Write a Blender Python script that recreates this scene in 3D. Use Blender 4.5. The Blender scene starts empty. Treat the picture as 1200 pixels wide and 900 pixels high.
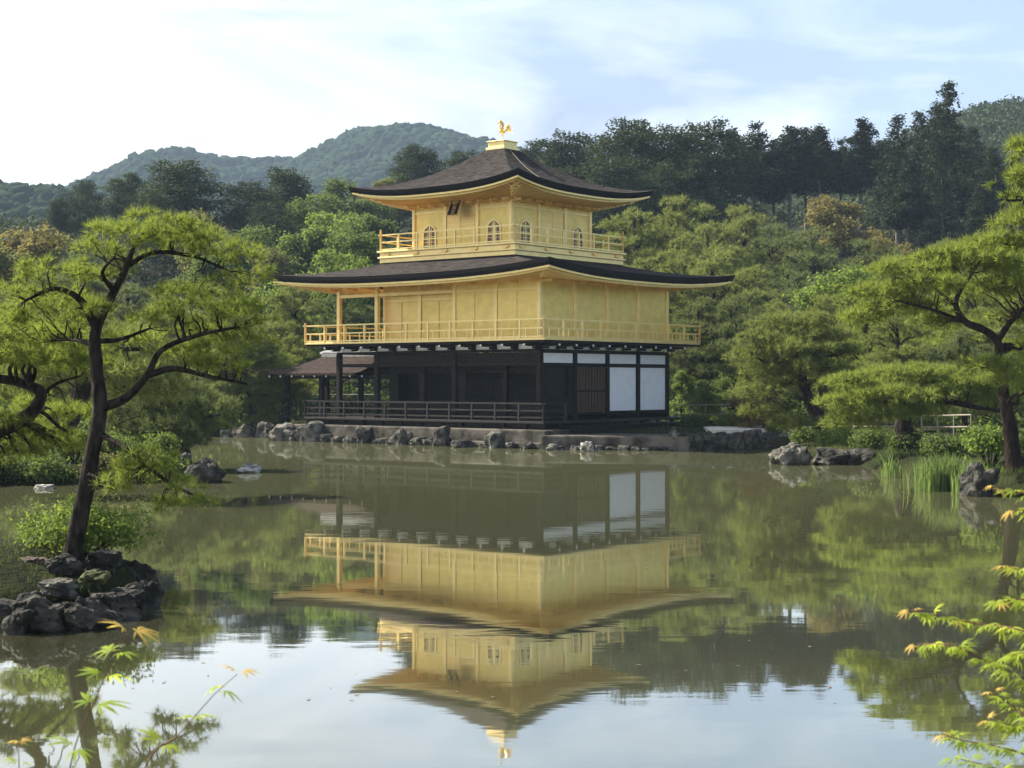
import bpy, math, random
import numpy as np
from mathutils import Vector, noise as mnoise
R = math.radians
rng = np.random.default_rng(7)
random.seed(7)
S = bpy.context.scene
COL = S.collection

# ------------------------------------------------------------------ camera
CAM_H = 2.45
HZ = 447.0
F = 1850.0
cd = bpy.data.cameras.new('camera')
cam = bpy.data.objects.new('camera', cd)
COL.objects.link(cam)
cam.location = (0, 0, CAM_H)
cam.rotation_euler = (R(90), 0, 0)
cd.sensor_width = 36
cd.lens = F / 1200 * 36
cd.shift_y = (HZ - 450) / 1200.0
cd.clip_start = 0.1
cd.clip_end = 8000
cd.dof.use_dof = True
cd.dof.focus_distance = 55
cd.dof.aperture_fstop = 15
S.camera = cam

# ------------------------------------------------------------------ light
SUN_EL = 43.0
SUN_AZ = -64.0      # degrees clockwise from +Y: the sun stands to the left, a little behind the pavilion
wd = bpy.data.worlds.new('World')
S.world = wd
wd.use_nodes = True
wn, wl = wd.node_tree.nodes, wd.node_tree.links
bg = wn['Background']
bg.inputs['Strength'].default_value = 0.095
sky = wn.new('ShaderNodeTexSky')
sky.sky_type = 'NISHITA'
sky.sun_disc = False
sky.sun_elevation = R(SUN_EL)
sky.sun_rotation = R(SUN_AZ)
sky.air_density = 1.0
sky.dust_density = 1.0
tc = wn.new('ShaderNodeTexCoord')
sep = wn.new('ShaderNodeSeparateXYZ')
wl.new(tc.outputs['Generated'], sep.inputs[0])
def wmath(op, a, b=None, c=None, clamp=False):
    n = wn.new('ShaderNodeMath'); n.operation = op; n.use_clamp = clamp
    for i, v in enumerate((a, b, c)):
        if v is None: continue
        if isinstance(v, (int, float)): n.inputs[i].default_value = v
        else: wl.new(v, n.inputs[i])
    return n.outputs[0]
mp = wn.new('ShaderNodeMapping')
mp.inputs['Scale'].default_value = (2.2, 2.2, 8.5)
mp.inputs['Rotation'].default_value = (0.0, R(-9), 0.0)
mp.inputs['Location'].default_value = (3.3, 1.7, 0.4)
wl.new(tc.outputs['Generated'], mp.inputs[0])
cn = wn.new('ShaderNodeTexNoise')
cn.inputs['Scale'].default_value = 1.0
cn.inputs['Detail'].default_value = 7
cn.inputs['Roughness'].default_value = 0.52
cn.inputs['Distortion'].default_value = 0.5
wl.new(mp.outputs[0], cn.inputs['Vector'])
# more veil towards the sun's side and towards the horizon
left = wmath('MULTIPLY', sep.outputs['X'], -1.0)
low = wmath('SUBTRACT', 0.30, sep.outputs['Z'])
bias = wmath('ADD', wmath('MULTIPLY', left, 1.35), wmath('MULTIPLY', low, 1.8))
cf = wmath('ADD', wmath('MULTIPLY', wmath('SUBTRACT', cn.outputs['Fac'], 0.44), 3.4), bias)
cf = wmath('ADD', cf, 0.04, clamp=True)
cf = wmath('MULTIPLY_ADD', cf, 0.40, 0.58)
cmix = wn.new('ShaderNodeMixRGB')
wl.new(cf, cmix.inputs['Fac'])
wl.new(sky.outputs[0], cmix.inputs[1])
cn2 = wn.new('ShaderNodeTexNoise')
cn2.inputs['Scale'].default_value = 1.5
cn2.inputs['Detail'].default_value = 8
cn2.inputs['Roughness'].default_value = .55
cn2.inputs['Distortion'].default_value = .9
wl.new(mp.outputs[0], cn2.inputs['Vector'])
cs = wmath('ADD', wmath('MULTIPLY', wmath('SUBTRACT', cn2.outputs['Fac'], 0.48), 4.2), wmath('MULTIPLY', left, 1.8))
cs = wmath('ADD', cs, wmath('MULTIPLY', low, 1.5))
cs = wmath('ADD', cs, 0.22, clamp=True)
ccol = wn.new('ShaderNodeMixRGB')
ccol.inputs[1].default_value = (2.0, 2.38, 3.15, 1)
ccol.inputs[2].default_value = (4.75, 4.85, 4.95, 1)
wl.new(cs, ccol.inputs['Fac'])
wl.new(ccol.outputs[0], cmix.inputs[2])
wl.new(cmix.outputs[0], bg.inputs['Color'])

sl = bpy.data.lights.new('sun', 'SUN')
sl.energy = 5.0
sl.angle = R(0.53)
sl.color = (1.0, 0.93, 0.80)
sun = bpy.data.objects.new('sun', sl)
COL.objects.link(sun)
az, el = R(SUN_AZ), R(SUN_EL)
sd = Vector((math.sin(az) * math.cos(el), math.cos(az) * math.cos(el), math.sin(el)))
sun.rotation_euler = sd.to_track_quat('Z', 'Y').to_euler()
sun.location = (-30, 0, 40)

S.view_settings.view_transform = 'Standard'
S.view_settings.look = 'None'
S.view_settings.gamma = 1
S.view_settings.use_curve_mapping = False
S.view_settings.exposure = 1.45
S.render.engine = 'CYCLES'
S.cycles.max_bounces = 8
S.cycles.transparent_max_bounces = 8
S.cycles.volume_bounces = 0

# ------------------------------------------------------------------ helpers
def at(px, py, Y):
    return np.array(((px - 600) / F * Y, Y, CAM_H - (py - HZ) / F * Y))

def tag(o, label=None, cat=None, group=None, kind=None):
    if label: o['label'] = label
    if cat: o['category'] = cat
    if group: o['group'] = group
    if kind: o['kind'] = kind
    return o

def empty(name, loc=(0, 0, 0), rz=0, label=None, cat=None, group=None):
    o = bpy.data.objects.new(name, None)
    COL.objects.link(o)
    o.empty_display_size = 0.3
    o.location = loc
    o.rotation_euler = (0, 0, rz)
    return tag(o, label, cat, group)

def link(name, me, mat=None, parent=None):
    o = bpy.data.objects.new(name, me)
    COL.objects.link(o)
    if mat is not None and len(me.materials) == 0: me.materials.append(mat)
    if parent is not None: o.parent = parent
    return o

def np_mesh(name, V, Fc):
    """V (n,3); Fc (m,k) constant corner count"""
    V = np.asarray(V, dtype=np.float32); Fc = np.asarray(Fc, dtype=np.int32)
    me = bpy.data.meshes.new(name)
    k = Fc.shape[1]
    me.vertices.add(len(V)); me.vertices.foreach_set('co', V.ravel())
    me.loops.add(Fc.size); me.loops.foreach_set('vertex_index', Fc.ravel())
    me.polygons.add(len(Fc))
    me.polygons.foreach_set('loop_start', np.arange(0, Fc.size, k, dtype=np.int32))
    me.polygons.foreach_set('loop_total', np.full(len(Fc), k, dtype=np.int32))
    me.update(calc_edges=True)
    return me

class MB:
    def __init__(s): s.v = []; s.f = []
    def add(s, vs, fs):
        n = len(s.v); s.v += [tuple(v) for v in vs]; s.f += [tuple(i + n for i in f) for f in fs]; return s
    def box(s, x0, x1, y0, y1, z0, z1):
        if x0 > x1: x0, x1 = x1, x0
        if y0 > y1: y0, y1 = y1, y0
        if z0 > z1: z0, z1 = z1, z0
        return s.add([(x0,y0,z0),(x1,y0,z0),(x1,y1,z0),(x0,y1,z0),(x0,y0,z1),(x1,y0,z1),(x1,y1,z1),(x0,y1,z1)],
                     [(0,3,2,1),(4,5,6,7),(0,1,5,4),(1,2,6,5),(2,3,7,6),(3,0,4,7)])
    def beam(s, p, q, w, h):
        p, q = Vector(p), Vector(q); d = (q - p).normalized()
        up = Vector((0, 0, 1)) if abs(d.z) < .95 else Vector((0, 1, 0))
        a = d.cross(up).normalized() * w / 2; b = a.cross(d).normalized() * h / 2
        vs = [p-a-b, p+a-b, p+a+b, p-a+b, q-a-b, q+a-b, q+a+b, q-a+b]
        return s.add(vs, [(0,1,2,3),(7,6,5,4),(0,4,5,1),(1,5,6,2),(2,6,7,3),(3,7,4,0)])
    def tube(s, pts, rad, n=8, cap=True, wob=0.0):
        pts = [Vector(p) for p in pts]; m = len(pts)
        if not hasattr(rad, '__len__'): rad = [rad] * m
        base = len(s.v); ref = Vector((0.31, 0.95, 0.1)).normalized()
        for i, p in enumerate(pts):
            d = (pts[min(i+1, m-1)] - pts[max(i-1, 0)]).normalized()
            a = d.cross(ref)
            if a.length < .05: a = d.cross(Vector((1, 0, 0)))
            a.normalize(); b = d.cross(a).normalized()
            for k in range(n):
                t = 2 * math.pi * k / n
                r = rad[i] * (1 + wob * mnoise.noise(Vector((p.x*3+k*1.7, p.y*3+p.z*5, k*.9))))
                s.v.append(tuple(p + a * math.cos(t) * r + b * math.sin(t) * r))
        for i in range(m - 1):
            for k in range(n):
                A = base + i*n + k; B = base + i*n + (k+1) % n
                s.f.append((A, B, B+n, A+n))
        if cap:
            s.f.append(tuple(base + k for k in reversed(range(n))))
            s.f.append(tuple(base + (m-1)*n + k for k in range(n)))
        return s
    def mesh(s, name):
        me = bpy.data.meshes.new(name); me.from_pydata(s.v, [], s.f); me.update(); return me
    def build(s, name, mat, parent=None, smooth=False, bevel=0, label=None):
        me = s.mesh(name)
        if smooth: me.polygons.foreach_set('use_smooth', [True] * len(me.polygons))
        o = link(name, me, mat, parent)
        if bevel:
            b = o.modifiers.new('bevel', 'BEVEL'); b.width = bevel; b.segments = 2; b.limit_method = 'ANGLE'
        if label: o['label'] = label
        return o

def smooth_path(pts, k=5):
    """Catmull-Rom through points"""
    P = [np.array(p, float) for p in pts]
    P = [2*P[0]-P[1]] + P + [2*P[-1]-P[-2]]
    out = []
    for i in range(1, len(P) - 2):
        for j in range(k):
            t = j / k
            out.append(.5*((2*P[i]) + (-P[i-1]+P[i+1])*t + (2*P[i-1]-5*P[i]+4*P[i+1]-P[i+2])*t*t + (-P[i-1]+3*P[i]-3*P[i+1]+P[i+2])*t**3))
    out.append(P[-2])
    return out

# ------------------------------------------------------------------ materials
def mat(name, base, rough=.7, metal=0.0, var=0.25, nscale=4.0, bump=0.0, bscale=20.0, col2=None, detail=5,
        stretch=(1, 1, 1), thresh=(.35, .65), spec=.4):
    m = bpy.data.materials.new(name); m.use_nodes = True
    n, l = m.node_tree.nodes, m.node_tree.links
    b = n['Principled BSDF']
    b.inputs['Roughness'].default_value = rough
    b.inputs['Metallic'].default_value = metal
    b.inputs['Specular IOR Level'].default_value = spec
    t = n.new('ShaderNodeTexCoord'); mp = n.new('ShaderNodeMapping')
    mp.inputs['Scale'].default_value = stretch
    l.new(t.outputs['Object'], mp.inputs[0])
    nz = n.new('ShaderNodeTexNoise'); nz.inputs['Scale'].default_value = nscale; nz.inputs['Detail'].default_value = detail
    l.new(mp.outputs[0], nz.inputs['Vector'])
    r = n.new('ShaderNodeValToRGB')
    c2 = col2 if col2 else tuple(c * (1 - var) for c in base)
    c1 = tuple(min(1, c * (1 + (0 if col2 else var))) for c in base)
    r.color_ramp.elements[0].position = thresh[0]; r.color_ramp.elements[0].color = (*c2, 1)
    r.color_ramp.elements[1].position = thresh[1]; r.color_ramp.elements[1].color = (*c1, 1)
    l.new(nz.outputs['Fac'], r.inputs[0]); l.new(r.outputs[0], b.inputs['Base Color'])
    if bump:
        z = n.new('ShaderNodeTexNoise'); z.inputs['Scale'].default_value = bscale; z.inputs['Detail'].default_value = 6
        l.new(mp.outputs[0], z.inputs['Vector'])
        bp = n.new('ShaderNodeBump'); bp.inputs['Strength'].default_value = bump; bp.inputs['Distance'].default_value = .05
        l.new(z.outputs['Fac'], bp.inputs['Height']); l.new(bp.outputs[0], b.inputs['Normal'])
    return m

def leafmat(name, dark, light, trans, tfac=.45, nscale=.8):
    m = bpy.data.materials.new(name); m.use_nodes = True
    n, l = m.node_tree.nodes, m.node_tree.links
    b = n['Principled BSDF']; b.inputs['Roughness'].default_value = .65; b.inputs['Specular IOR Level'].default_value = .12
    g = n.new('ShaderNodeNewGeometry'); t = n.new('ShaderNodeTexCoord')
    nz = n.new('ShaderNodeTexNoise'); nz.inputs['Scale'].default_value = nscale; nz.inputs['Detail'].default_value = 3
    l.new(t.outputs['Object'], nz.inputs['Vector'])
    ad = n.new('ShaderNodeMath'); ad.operation = 'MULTIPLY_ADD'; ad.inputs[1].default_value = .45; 
    l.new(g.outputs['Random Per Island'], ad.inputs[0])
    ml = n.new('ShaderNodeMath'); ml.operation = 'MULTIPLY_ADD'; ml.inputs[1].default_value = 2.0; ml.inputs[2].default_value = -.72
    l.new(nz.outputs['Fac'], ml.inputs[0]); l.new(ml.outputs[0], ad.inputs[2])
    oi = n.new('ShaderNodeObjectInfo')
    ob = n.new('ShaderNodeMath'); ob.operation = 'MULTIPLY_ADD'; ob.inputs[1].default_value = .3; ob.use_clamp = True
    l.new(oi.outputs['Random'], ob.inputs[0]); l.new(ad.outputs[0], ob.inputs[2])
    mx = n.new('ShaderNodeMixRGB'); mx.inputs[1].default_value = (*dark, 1); mx.inputs[2].default_value = (*light, 1)
    l.new(ob.outputs[0], mx.inputs[0]); l.new(mx.outputs[0], b.inputs['Base Color'])
    tr = n.new('ShaderNodeBsdfTranslucent')
    tm = n.new('ShaderNodeMixRGB'); tm.inputs[0].default_value = .6; tm.inputs[2].default_value = (*trans, 1)
    l.new(mx.outputs[0], tm.inputs[1]); l.new(tm.outputs[0], tr.inputs['Color'])
    ms = n.new('ShaderNodeMixShader'); ms.inputs[0].default_value = tfac
    l.new(b.outputs[0], ms.inputs[1]); l.new(tr.outputs[0], ms.inputs[2])
    l.new(ms.outputs[0], n['Material Output'].inputs['Surface'])
    return m

def squares(m, amt=.07, size=9.0):
    """visible squares of gold leaf, each a slightly different tone and gloss"""
    n, l = m.node_tree.nodes, m.node_tree.links
    b = n['Principled BSDF']; t = n.new('ShaderNodeTexCoord')
    sn = n.new('ShaderNodeVectorMath'); sn.operation = 'SNAP'; sn.inputs[1].default_value = (1/size,)*3
    ad = n.new('ShaderNodeVectorMath'); ad.operation = 'ADD'; ad.inputs[1].default_value = (.013, .017, .011)
    l.new(t.outputs['Object'], ad.inputs[0]); l.new(ad.outputs[0], sn.inputs[0])
    wn_ = n.new('ShaderNodeTexWhiteNoise'); l.new(sn.outputs[0], wn_.inputs['Vector'])
    src = b.inputs['Base Color'].links[0].from_socket
    mr = n.new('ShaderNodeMapRange'); mr.inputs[3].default_value = 1-amt; mr.inputs[4].default_value = 1+amt*.4
    l.new(wn_.outputs['Value'], mr.inputs[0])
    mx = n.new('ShaderNodeVectorMath'); mx.operation = 'SCALE'; l.new(src, mx.inputs[0]); l.new(mr.outputs[0], mx.inputs['Scale'])
    l.new(mx.outputs[0], b.inputs['Base Color'])
    m2 = n.new('ShaderNodeMapRange'); m2.inputs[3].default_value = .36; m2.inputs[4].default_value = .46
    l.new(wn_.outputs['Value'], m2.inputs[0]); l.new(m2.outputs[0], b.inputs['Roughness'])
GOLD = mat('gold_leaf', (.84, .645, .205), rough=.42, metal=.50, var=.07, nscale=2.5, bump=.12, bscale=9)
squares(GOLD)
GOLD_RAIL = mat('gold_rail', (.90, .70, .30), rough=.4, metal=.6, var=.06, nscale=3)
GOLD_DARK = mat('gold_soffit', (.86, .60, .22), rough=.45, metal=.7, var=.08, nscale=2)
BARKROOF = mat('cypress_bark_shingle', (.064, .054, .049), rough=.95, spec=.05, col2=(.013, .011, .010), nscale=3.2, bump=1.0, bscale=9, stretch=(1, 1, 7), thresh=(.34, .68), detail=9)
BARKEDGE = mat('shingle_edge', (.012, .010, .009), rough=.95, spec=.15, var=.4, nscale=30, stretch=(1, 1, 8), bump=.4)
BROWNROOF = mat('annex_shingle', (.040, .030, .026), rough=.95, spec=.05, var=.4, nscale=8, bump=.5, bscale=30)
DARKWOOD = mat('dark_timber', (.013, .0095, .007), spec=.15, rough=.65, var=.35, nscale=8, bump=.2, bscale=40)
DECKWOOD = mat('weathered_deck', (.019, .016, .014), spec=.25, rough=.6, var=.3, nscale=10, bump=.2, bscale=40)
BROWNWOOD = mat('brown_door_wood', (.085, .045, .025), rough=.6, var=.4, nscale=4, stretch=(6, 6, .5), bump=.2)
WHITE = mat('white_plaster', (.86, .86, .85), rough=.8, var=.04, nscale=3)
SHADEROOM = mat('interior_shade', (.010, .009, .008), rough=.9, var=.3)  # near-black colour that stands in for the shade of the roofed rooms
PANE = mat('window_paper', (.15, .12, .09), rough=.35, var=.25, nscale=5)
FOUND = mat('stone_base', (.130, .116, .095), rough=.95, spec=.1, col2=(.035, .031, .025), nscale=2.2, bump=.5, bscale=14, thresh=(.35, .62))
ROCK = mat('rock_grey', (.20, .185, .155), rough=.9, spec=.15, col2=(.030, .030, .025), nscale=2.6, bump=1.0, bscale=9, thresh=(.40, .68), detail=9)
ROCKDARK = mat('rock_dark', (.105, .095, .080), rough=.9, spec=.2, col2=(.018, .018, .015), nscale=3.5, bump=1.0, bscale=10, thresh=(.42, .72), detail=9)
ROCKPALE = mat('rock_pale', (.40, .38, .34), rough=.85, col2=(.07, .065, .06), nscale=5, bump=.8, bscale=12, thresh=(.35, .60), detail=8)
BARK = mat('pine_bark', (.050, .040, .033), rough=.95, spec=.1, col2=(.009, .007, .006), nscale=14, bump=1.0, bscale=22, stretch=(1, 1, .35), thresh=(.35, .7), detail=8)
BARKRED = mat('red_pine_bark', (.034, .022, .017), rough=.95, spec=.1, col2=(.012, .008, .007), nscale=9, bump=1.0, bscale=22, stretch=(1, 1, .4), detail=8)
BARKGREY = mat('cedar_bark', (.15, .13, .105), rough=.9, var=.4, nscale=8, bump=.6, stretch=(1, 1, .3))
STEM = mat('twig', (.14, .045, .03), rough=.5, var=.3, nscale=20)
BAMBOO = mat('pale_rail_wood', (.24, .21, .16), rough=.6, var=.15, nscale=12)

N_HERO = leafmat('needles_bright', (.036, .062, .013), (.185, .225, .048), (.38, .46, .065), .43, 1.2)
N_MID = leafmat('needles_green', (.024, .040, .012), (.182, .208, .062), (.35, .40, .075), .38, .5)
N_MIDB = leafmat('needles_blue_green', (.020, .034, .014), (.128, .156, .060), (.25, .30, .08), .36, .5)
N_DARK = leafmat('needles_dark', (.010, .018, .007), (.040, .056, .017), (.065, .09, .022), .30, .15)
N_CEDAR = leafmat('cedar_dark', (.008, .014, .006), (.028, .038, .014), (.045, .065, .018), .25, .15)
L_GREEN = leafmat('leaves_green', (.020, .038, .011), (.105, .140, .034), (.22, .30, .055), .42, .35)
L_BRIGHT = leafmat('leaves_bright', (.045, .080, .016), (.140, .195, .042), (.30, .40, .06), .45, .5)
L_OLIVE = leafmat('leaves_olive', (.058, .064, .022), (.160, .165, .052), (.30, .31, .07), .4, .35)
L_AUTUMN = leafmat('leaves_russet', (.080, .070, .024), (.180, .152, .052), (.32, .27, .07), .4, .5)
L_ORANGE = leafmat('leaves_orange', (.13, .080, .025), (.26, .17, .050), (.42, .28, .07), .4, 1.0)
L_FAR = leafmat('far_wood', (.036, .052, .022), (.058, .080, .034), (.08, .11, .035), .25, .02)
L_MAPLE = leafmat('maple_leaf', (.16, .26, .030), (.36, .44, .06), (.62, .70, .08), .55, 6)
L_MAPLETIP = leafmat('maple_leaf_tip', (.40, .28, .06), (.60, .42, .12), (.78, .56, .15), .5, 6)
REED = leafmat('reed_blade', (.055, .095, .025), (.150, .215, .060), (.28, .38, .09), .4, 2)

# water
WATER = bpy.data.materials.new('pond_water'); WATER.use_nodes = True
n, l = WATER.node_tree.nodes, WATER.node_tree.links
n.remove(n['Principled BSDF'])
df = n.new('ShaderNodeBsdfDiffuse'); df.inputs['Color'].default_value = (.066, .067, .034, 1)
gl = n.new('ShaderNodeBsdfGlossy'); gl.inputs['Color'].default_value = (1, 1, .97, 1); gl.inputs['Roughness'].default_value = .025
fr_ = n.new('ShaderNodeFresnel'); fr_.inputs['IOR'].default_value = 1.33
f2 = n.new('ShaderNodeMath'); f2.operation = 'MULTIPLY'; f2.inputs[1].default_value = 2.1
l.new(fr_.outputs[0], f2.inputs[0])
f3 = n.new('ShaderNodeMath'); f3.operation = 'MINIMUM'; f3.inputs[1].default_value = .76   # suspended silt keeps it from mirroring fully
l.new(f2.outputs[0], f3.inputs[0])
f4 = n.new('ShaderNodeMapRange'); f4.inputs[1].default_value = .40; f4.inputs[2].default_value = .88; f4.inputs[3].default_value = .78; f4.inputs[4].default_value = .55
l.new(fr_.outputs[0], f4.inputs[0]); l.new(f4.outputs[0], f3.inputs[1])
wm = n.new('ShaderNodeMixShader'); l.new(f3.outputs[0], wm.inputs[0]); l.new(df.outputs[0], wm.inputs[1]); l.new(gl.outputs[0], wm.inputs[2])
l.new(wm.outputs[0], n['Material Output'].inputs['Surface'])
t = n.new('ShaderNodeTexCoord'); m1 = n.new('ShaderNodeMapping'); m1.inputs['Scale'].default_value = (.35, 1.0, 1)
l.new(t.outputs['Object'], m1.inputs[0])
z1 = n.new('ShaderNodeTexNoise'); z1.inputs['Scale'].default_value = 2.2; z1.inputs['Detail'].default_value = 3
z2 = n.new('ShaderNodeTexNoise'); z2.inputs['Scale'].default_value = .25; z2.inputs['Detail'].default_value = 2
l.new(m1.outputs[0], z1.inputs['Vector']); l.new(m1.outputs[0], z2.inputs['Vector'])
mr = n.new('ShaderNodeMapRange'); mr.inputs[1].default_value = .42; mr.inputs[2].default_value = .68
mr.inputs[3].default_value = .15; mr.inputs[4].default_value = 1.0
l.new(z2.outputs['Fac'], mr.inputs[0])
mm = n.new('ShaderNodeMath'); mm.operation = 'MULTIPLY'
l.new(z1.outputs['Fac'], mm.inputs[0]); l.new(mr.outputs[0], mm.inputs[1])
bp = n.new('ShaderNodeBump'); bp.inputs['Strength'].default_value = .35; bp.inputs['Distance'].default_value = .006
l.new(mm.outputs[0], bp.inputs['Height']); l.new(bp.outputs[0], gl.inputs['Normal'])

# ground
GROUND = bpy.data.materials.new('mossy_ground'); GROUND.use_nodes = True
n, l = GROUND.node_tree.nodes, GROUND.node_tree.links
b = n['Principled BSDF']; b.inputs['Roughness'].default_value = .95; b.inputs['Specular IOR Level'].default_value = .05
t = n.new('ShaderNodeTexCoord')
z1 = n.new('ShaderNodeTexNoise'); z1.inputs['Scale'].default_value = .5; z1.inputs['Detail'].default_value = 9
l.new(t.outputs['Object'], z1.inputs['Vector'])
r = n.new('ShaderNodeValToRGB')
r.color_ramp.elements[0].position = .35; r.color_ramp.elements[0].color = (.010, .013, .005, 1)
r.color_ramp.elements[1].position = .68; r.color_ramp.elements[1].color = (.048, .038, .019, 1)
e = r.color_ramp.elements.new(.52); e.color = (.022, .027, .009, 1)
l.new(z1.outputs['Fac'], r.inputs[0]); l.new(r.outputs[0], b.inputs['Base Color'])
z2 = n.new('ShaderNodeTexNoise'); z2.inputs['Scale'].default_value = 12; z2.inputs['Detail'].default_value = 6
l.new(t.outputs['Object'], z2.inputs['Vector'])
bp = n.new('ShaderNodeBump'); bp.inputs['Strength'].default_value = .8; bp.inputs['Distance'].default_value = .08
l.new(z2.outputs['Fac'], bp.inputs['Height']); l.new(bp.outputs[0], b.inputs['Normal'])

# ------------------------------------------------------------------ pavilion frame of reference
PX0, PD, TH = 1.05, 59.37, 0.687
LL, SS = 10.71, 8.5
def loc2w(x, y):
    return (PX0 + x*math.cos(TH) + y*math.sin(TH), PD - x*math.sin(TH) + y*math.cos(TH))

# ------------------------------------------------------------------ terrain
pond = [(-45, 4.2), (45, 4.2), (45, 28), (14, 31), (11.0, 33.3), (10.35, 34.0), (10.0, 36.0), (10.2, 39), (10.0, 43), (10.2, 46.2), (8.4, 47.8),
        (8.6, 51), (9.9, 55.6), (6.2, 56.0), loc2w(1.55, -1.8), loc2w(-12.4, -1.8), loc2w(-12.9, .6), loc2w(-17.6, .9),
        (-12.4, 70.5), (-15.4, 69.6), (-16.5, 62), (-10.5, 50), (-8.6, 43.5), (-7.9, 41.2), (-8.2, 39.6), (-9.5, 37.9), (-14, 37.0), (-30, 36), (-45, 30)]
isl = [(-9.5, 16.2), (-6.3, 14.9), (-4.9, 15.6), (-4.15, 17.4), (-4.2, 18.6), (-5.2, 19.6), (-7.5, 20.0), (-9.8, 18.6)]
def sdist(X, Y, poly):
    """signed distance, positive inside"""
    P = np.array(poly); Q = np.roll(P, -1, 0)
    d = np.full(X.shape, 1e9); ins = np.zeros(X.shape, bool)
    for (x0, y0), (x1, y1) in zip(P, Q):
        ex, ey = x1-x0, y1-y0
        t = np.clip(((X-x0)*ex + (Y-y0)*ey) / (ex*ex+ey*ey), 0, 1)
        d = np.minimum(d, np.hypot(X-x0-t*ex, Y-y0-t*ey))
        c = ((y0 > Y) != (y1 > Y)) & (X < (x1-x0)*(Y-y0)/((y1-y0) if y1 != y0 else 1e-9) + x0)
        ins ^= c
    return np.where(ins, d, -d)
def sstep(a, b, x):
    t = np.clip((x-a)/(b-a), 0, 1); return t*t*(3-2*t)
def ppx(X, Y): return 600 + F*X/np.maximum(Y, 1)
# skyline profiles in metres at a given ridge distance
def prof(pts, D, drop):
    xs = [(p-600)/F*D for p, _ in pts]; zs = [CAM_H + (HZ-y-drop)/F*D for _, y in pts]
    return xs, zs
MX, MZ = prof([(-900, 230), (-400, 215), (-150, 240), (60, 232), (120, 222), (150, 208), (168, 201), (200, 184), (232, 176), (265, 183), (300, 190), (345, 193), (390, 176), (430, 158), (480, 150), (530, 156), (570, 166), (640, 185), (760, 210), (1000, 225), (1600, 215), (2400, 240)], 900, 12)
LX, LZ = prof([(-1200, 215), (-300, 214), (0, 214), (70, 216), (105, 226), (150, 262), (210, 330), (400, 400), (700, 440)], 420, 16)
RX, RZ = prof([(500, 400), (800, 330), (930, 235), (1000, 190), (1060, 160), (1100, 142), (1150, 128), (1200, 123), (1400, 110), (2000, 100), (3000, 130)], 300, 22)
def wob(X, Y, s, a):
    return a*(np.sin(X/s+1.3)*np.cos(Y/s*1.1+.4) + .5*np.sin(X/s*2.3+Y/s*1.7) + .3*np.sin(X/s*4.1-Y/s*3.7+2))
def terrain(X, Y):
    X = np.asarray(X, float); Y = np.asarray(Y, float)
    d = sdist(X, Y, pond)
    z = np.where(d > 0, -np.minimum(d*.9, 1.3), .42*sstep(0, .7, -d) + .25*sstep(.5, 6, -d))
    z = z + np.where(Y < 5, sstep(0, 1.6, -d)*.45, 0)*(np.abs(X) < 200)
    di = sdist(X, Y, isl)
    z = np.where(di > -.6, np.maximum(z, -.9 + 1.25*sstep(-.6, .15, di) + .28*sstep(.2, 1.4, di)), z)
    land = sstep(0, 6, -d)
    z = z + land*(sstep(76, 190, Y)*20 + wob(X, Y, 17, .5)*sstep(75, 120, Y))
    z = z + land*sstep(120, 60, np.abs(Y-140))*sstep(20, 60, X)*3
    # left low ridge, right hill, far mountain
    h = np.interp(X*420/np.maximum(Y, 150), LX, LZ)*sstep(220, 420, Y)*(1-sstep(430, 600, Y))
    z = np.maximum(z, np.where(Y > 150, h + wob(X, Y, 23, 1.2), -99))
    h = np.interp(X*300/np.maximum(Y, 120), RX, RZ)*sstep(120, 300, Y)*(1-sstep(330, 560, Y))
    z = np.maximum(z, np.where(Y > 130, h + wob(X, Y, 21, 1.0)*sstep(150, 200, Y), -99))
    h = np.interp(X, MX, MZ)*sstep(430, 900, Y)*(1-sstep(930, 1500, Y)*.8)
    z = np.maximum(z, np.where(Y > 400, h + wob(X, Y, 47, 4)*sstep(450, 600, Y), -99))
    return z
def tz(x, y): return float(terrain(np.array([x]), np.array([y]))[0])
gx = np.concatenate([np.linspace(-1500, -300, 25)[:-1], np.linspace(-300, -60, 61)[:-1], np.linspace(-60, -22, 77)[:-1], np.linspace(-22, 18, 134)[:-1], np.linspace(18, 60, 85)[:-1], np.linspace(60, 300, 61)[:-1], np.linspace(300, 1500, 25)])
gy = np.concatenate([np.linspace(-120, 0, 13)[:-1], np.linspace(0, 75, 251)[:-1], np.linspace(75, 130, 56)[:-1], np.linspace(130, 340, 85)[:-1], np.linspace(340, 1000, 67)[:-1], np.linspace(1000, 2600, 17)])
GX, GY = np.meshgrid(gx, gy)
GZ = terrain(GX, GY)
nx, ny = len(gx), len(gy)
V = np.stack([GX.ravel(), GY.ravel(), GZ.ravel()], 1)
ii = (np.arange(ny-1)[:, None]*nx + np.arange(nx-1)[None]).ravel()
me = np_mesh('ground', V, np.stack([ii, ii+1, ii+1+nx, ii+nx], 1))
me.polygons.foreach_set('use_smooth', [True]*len(me.polygons))
tag(link('ground', me, GROUND), kind='structure')
w = MB(); w.add([(-60, 2, 0), (60, 2, 0), (60, 80, 0), (-60, 80, 0)], [(0, 1, 2, 3)])
tag(w.build('water', WATER), kind='structure')
# pale gravel court beside the pavilion
def sheet(name, pts, z, m):
    w = MB(); w.add([(x, y, z) for x, y in pts], [tuple(range(len(pts)))]); return tag(w.build(name, m), kind='structure')
GRAVEL = mat('pale_gravel', (.62, .58, .50), rough=.95, var=.12, nscale=9, bump=.4, bscale=60)
sg = MB()
gv = [(7.2, 57.5), (9.9, 57.3), (11.5, 59), (12.5, 62), (9, 62.5), (7.4, 61)]
sg.add([(x, y, .70) for x, y in gv] + [(x, y, .3) for x, y in gv], [tuple(range(6))] + [(i, (i+6), (i+1) % 6+6, (i+1) % 6) for i in range(6)])
tag(sg.build('gravel_court', GRAVEL), kind='structure')

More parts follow.
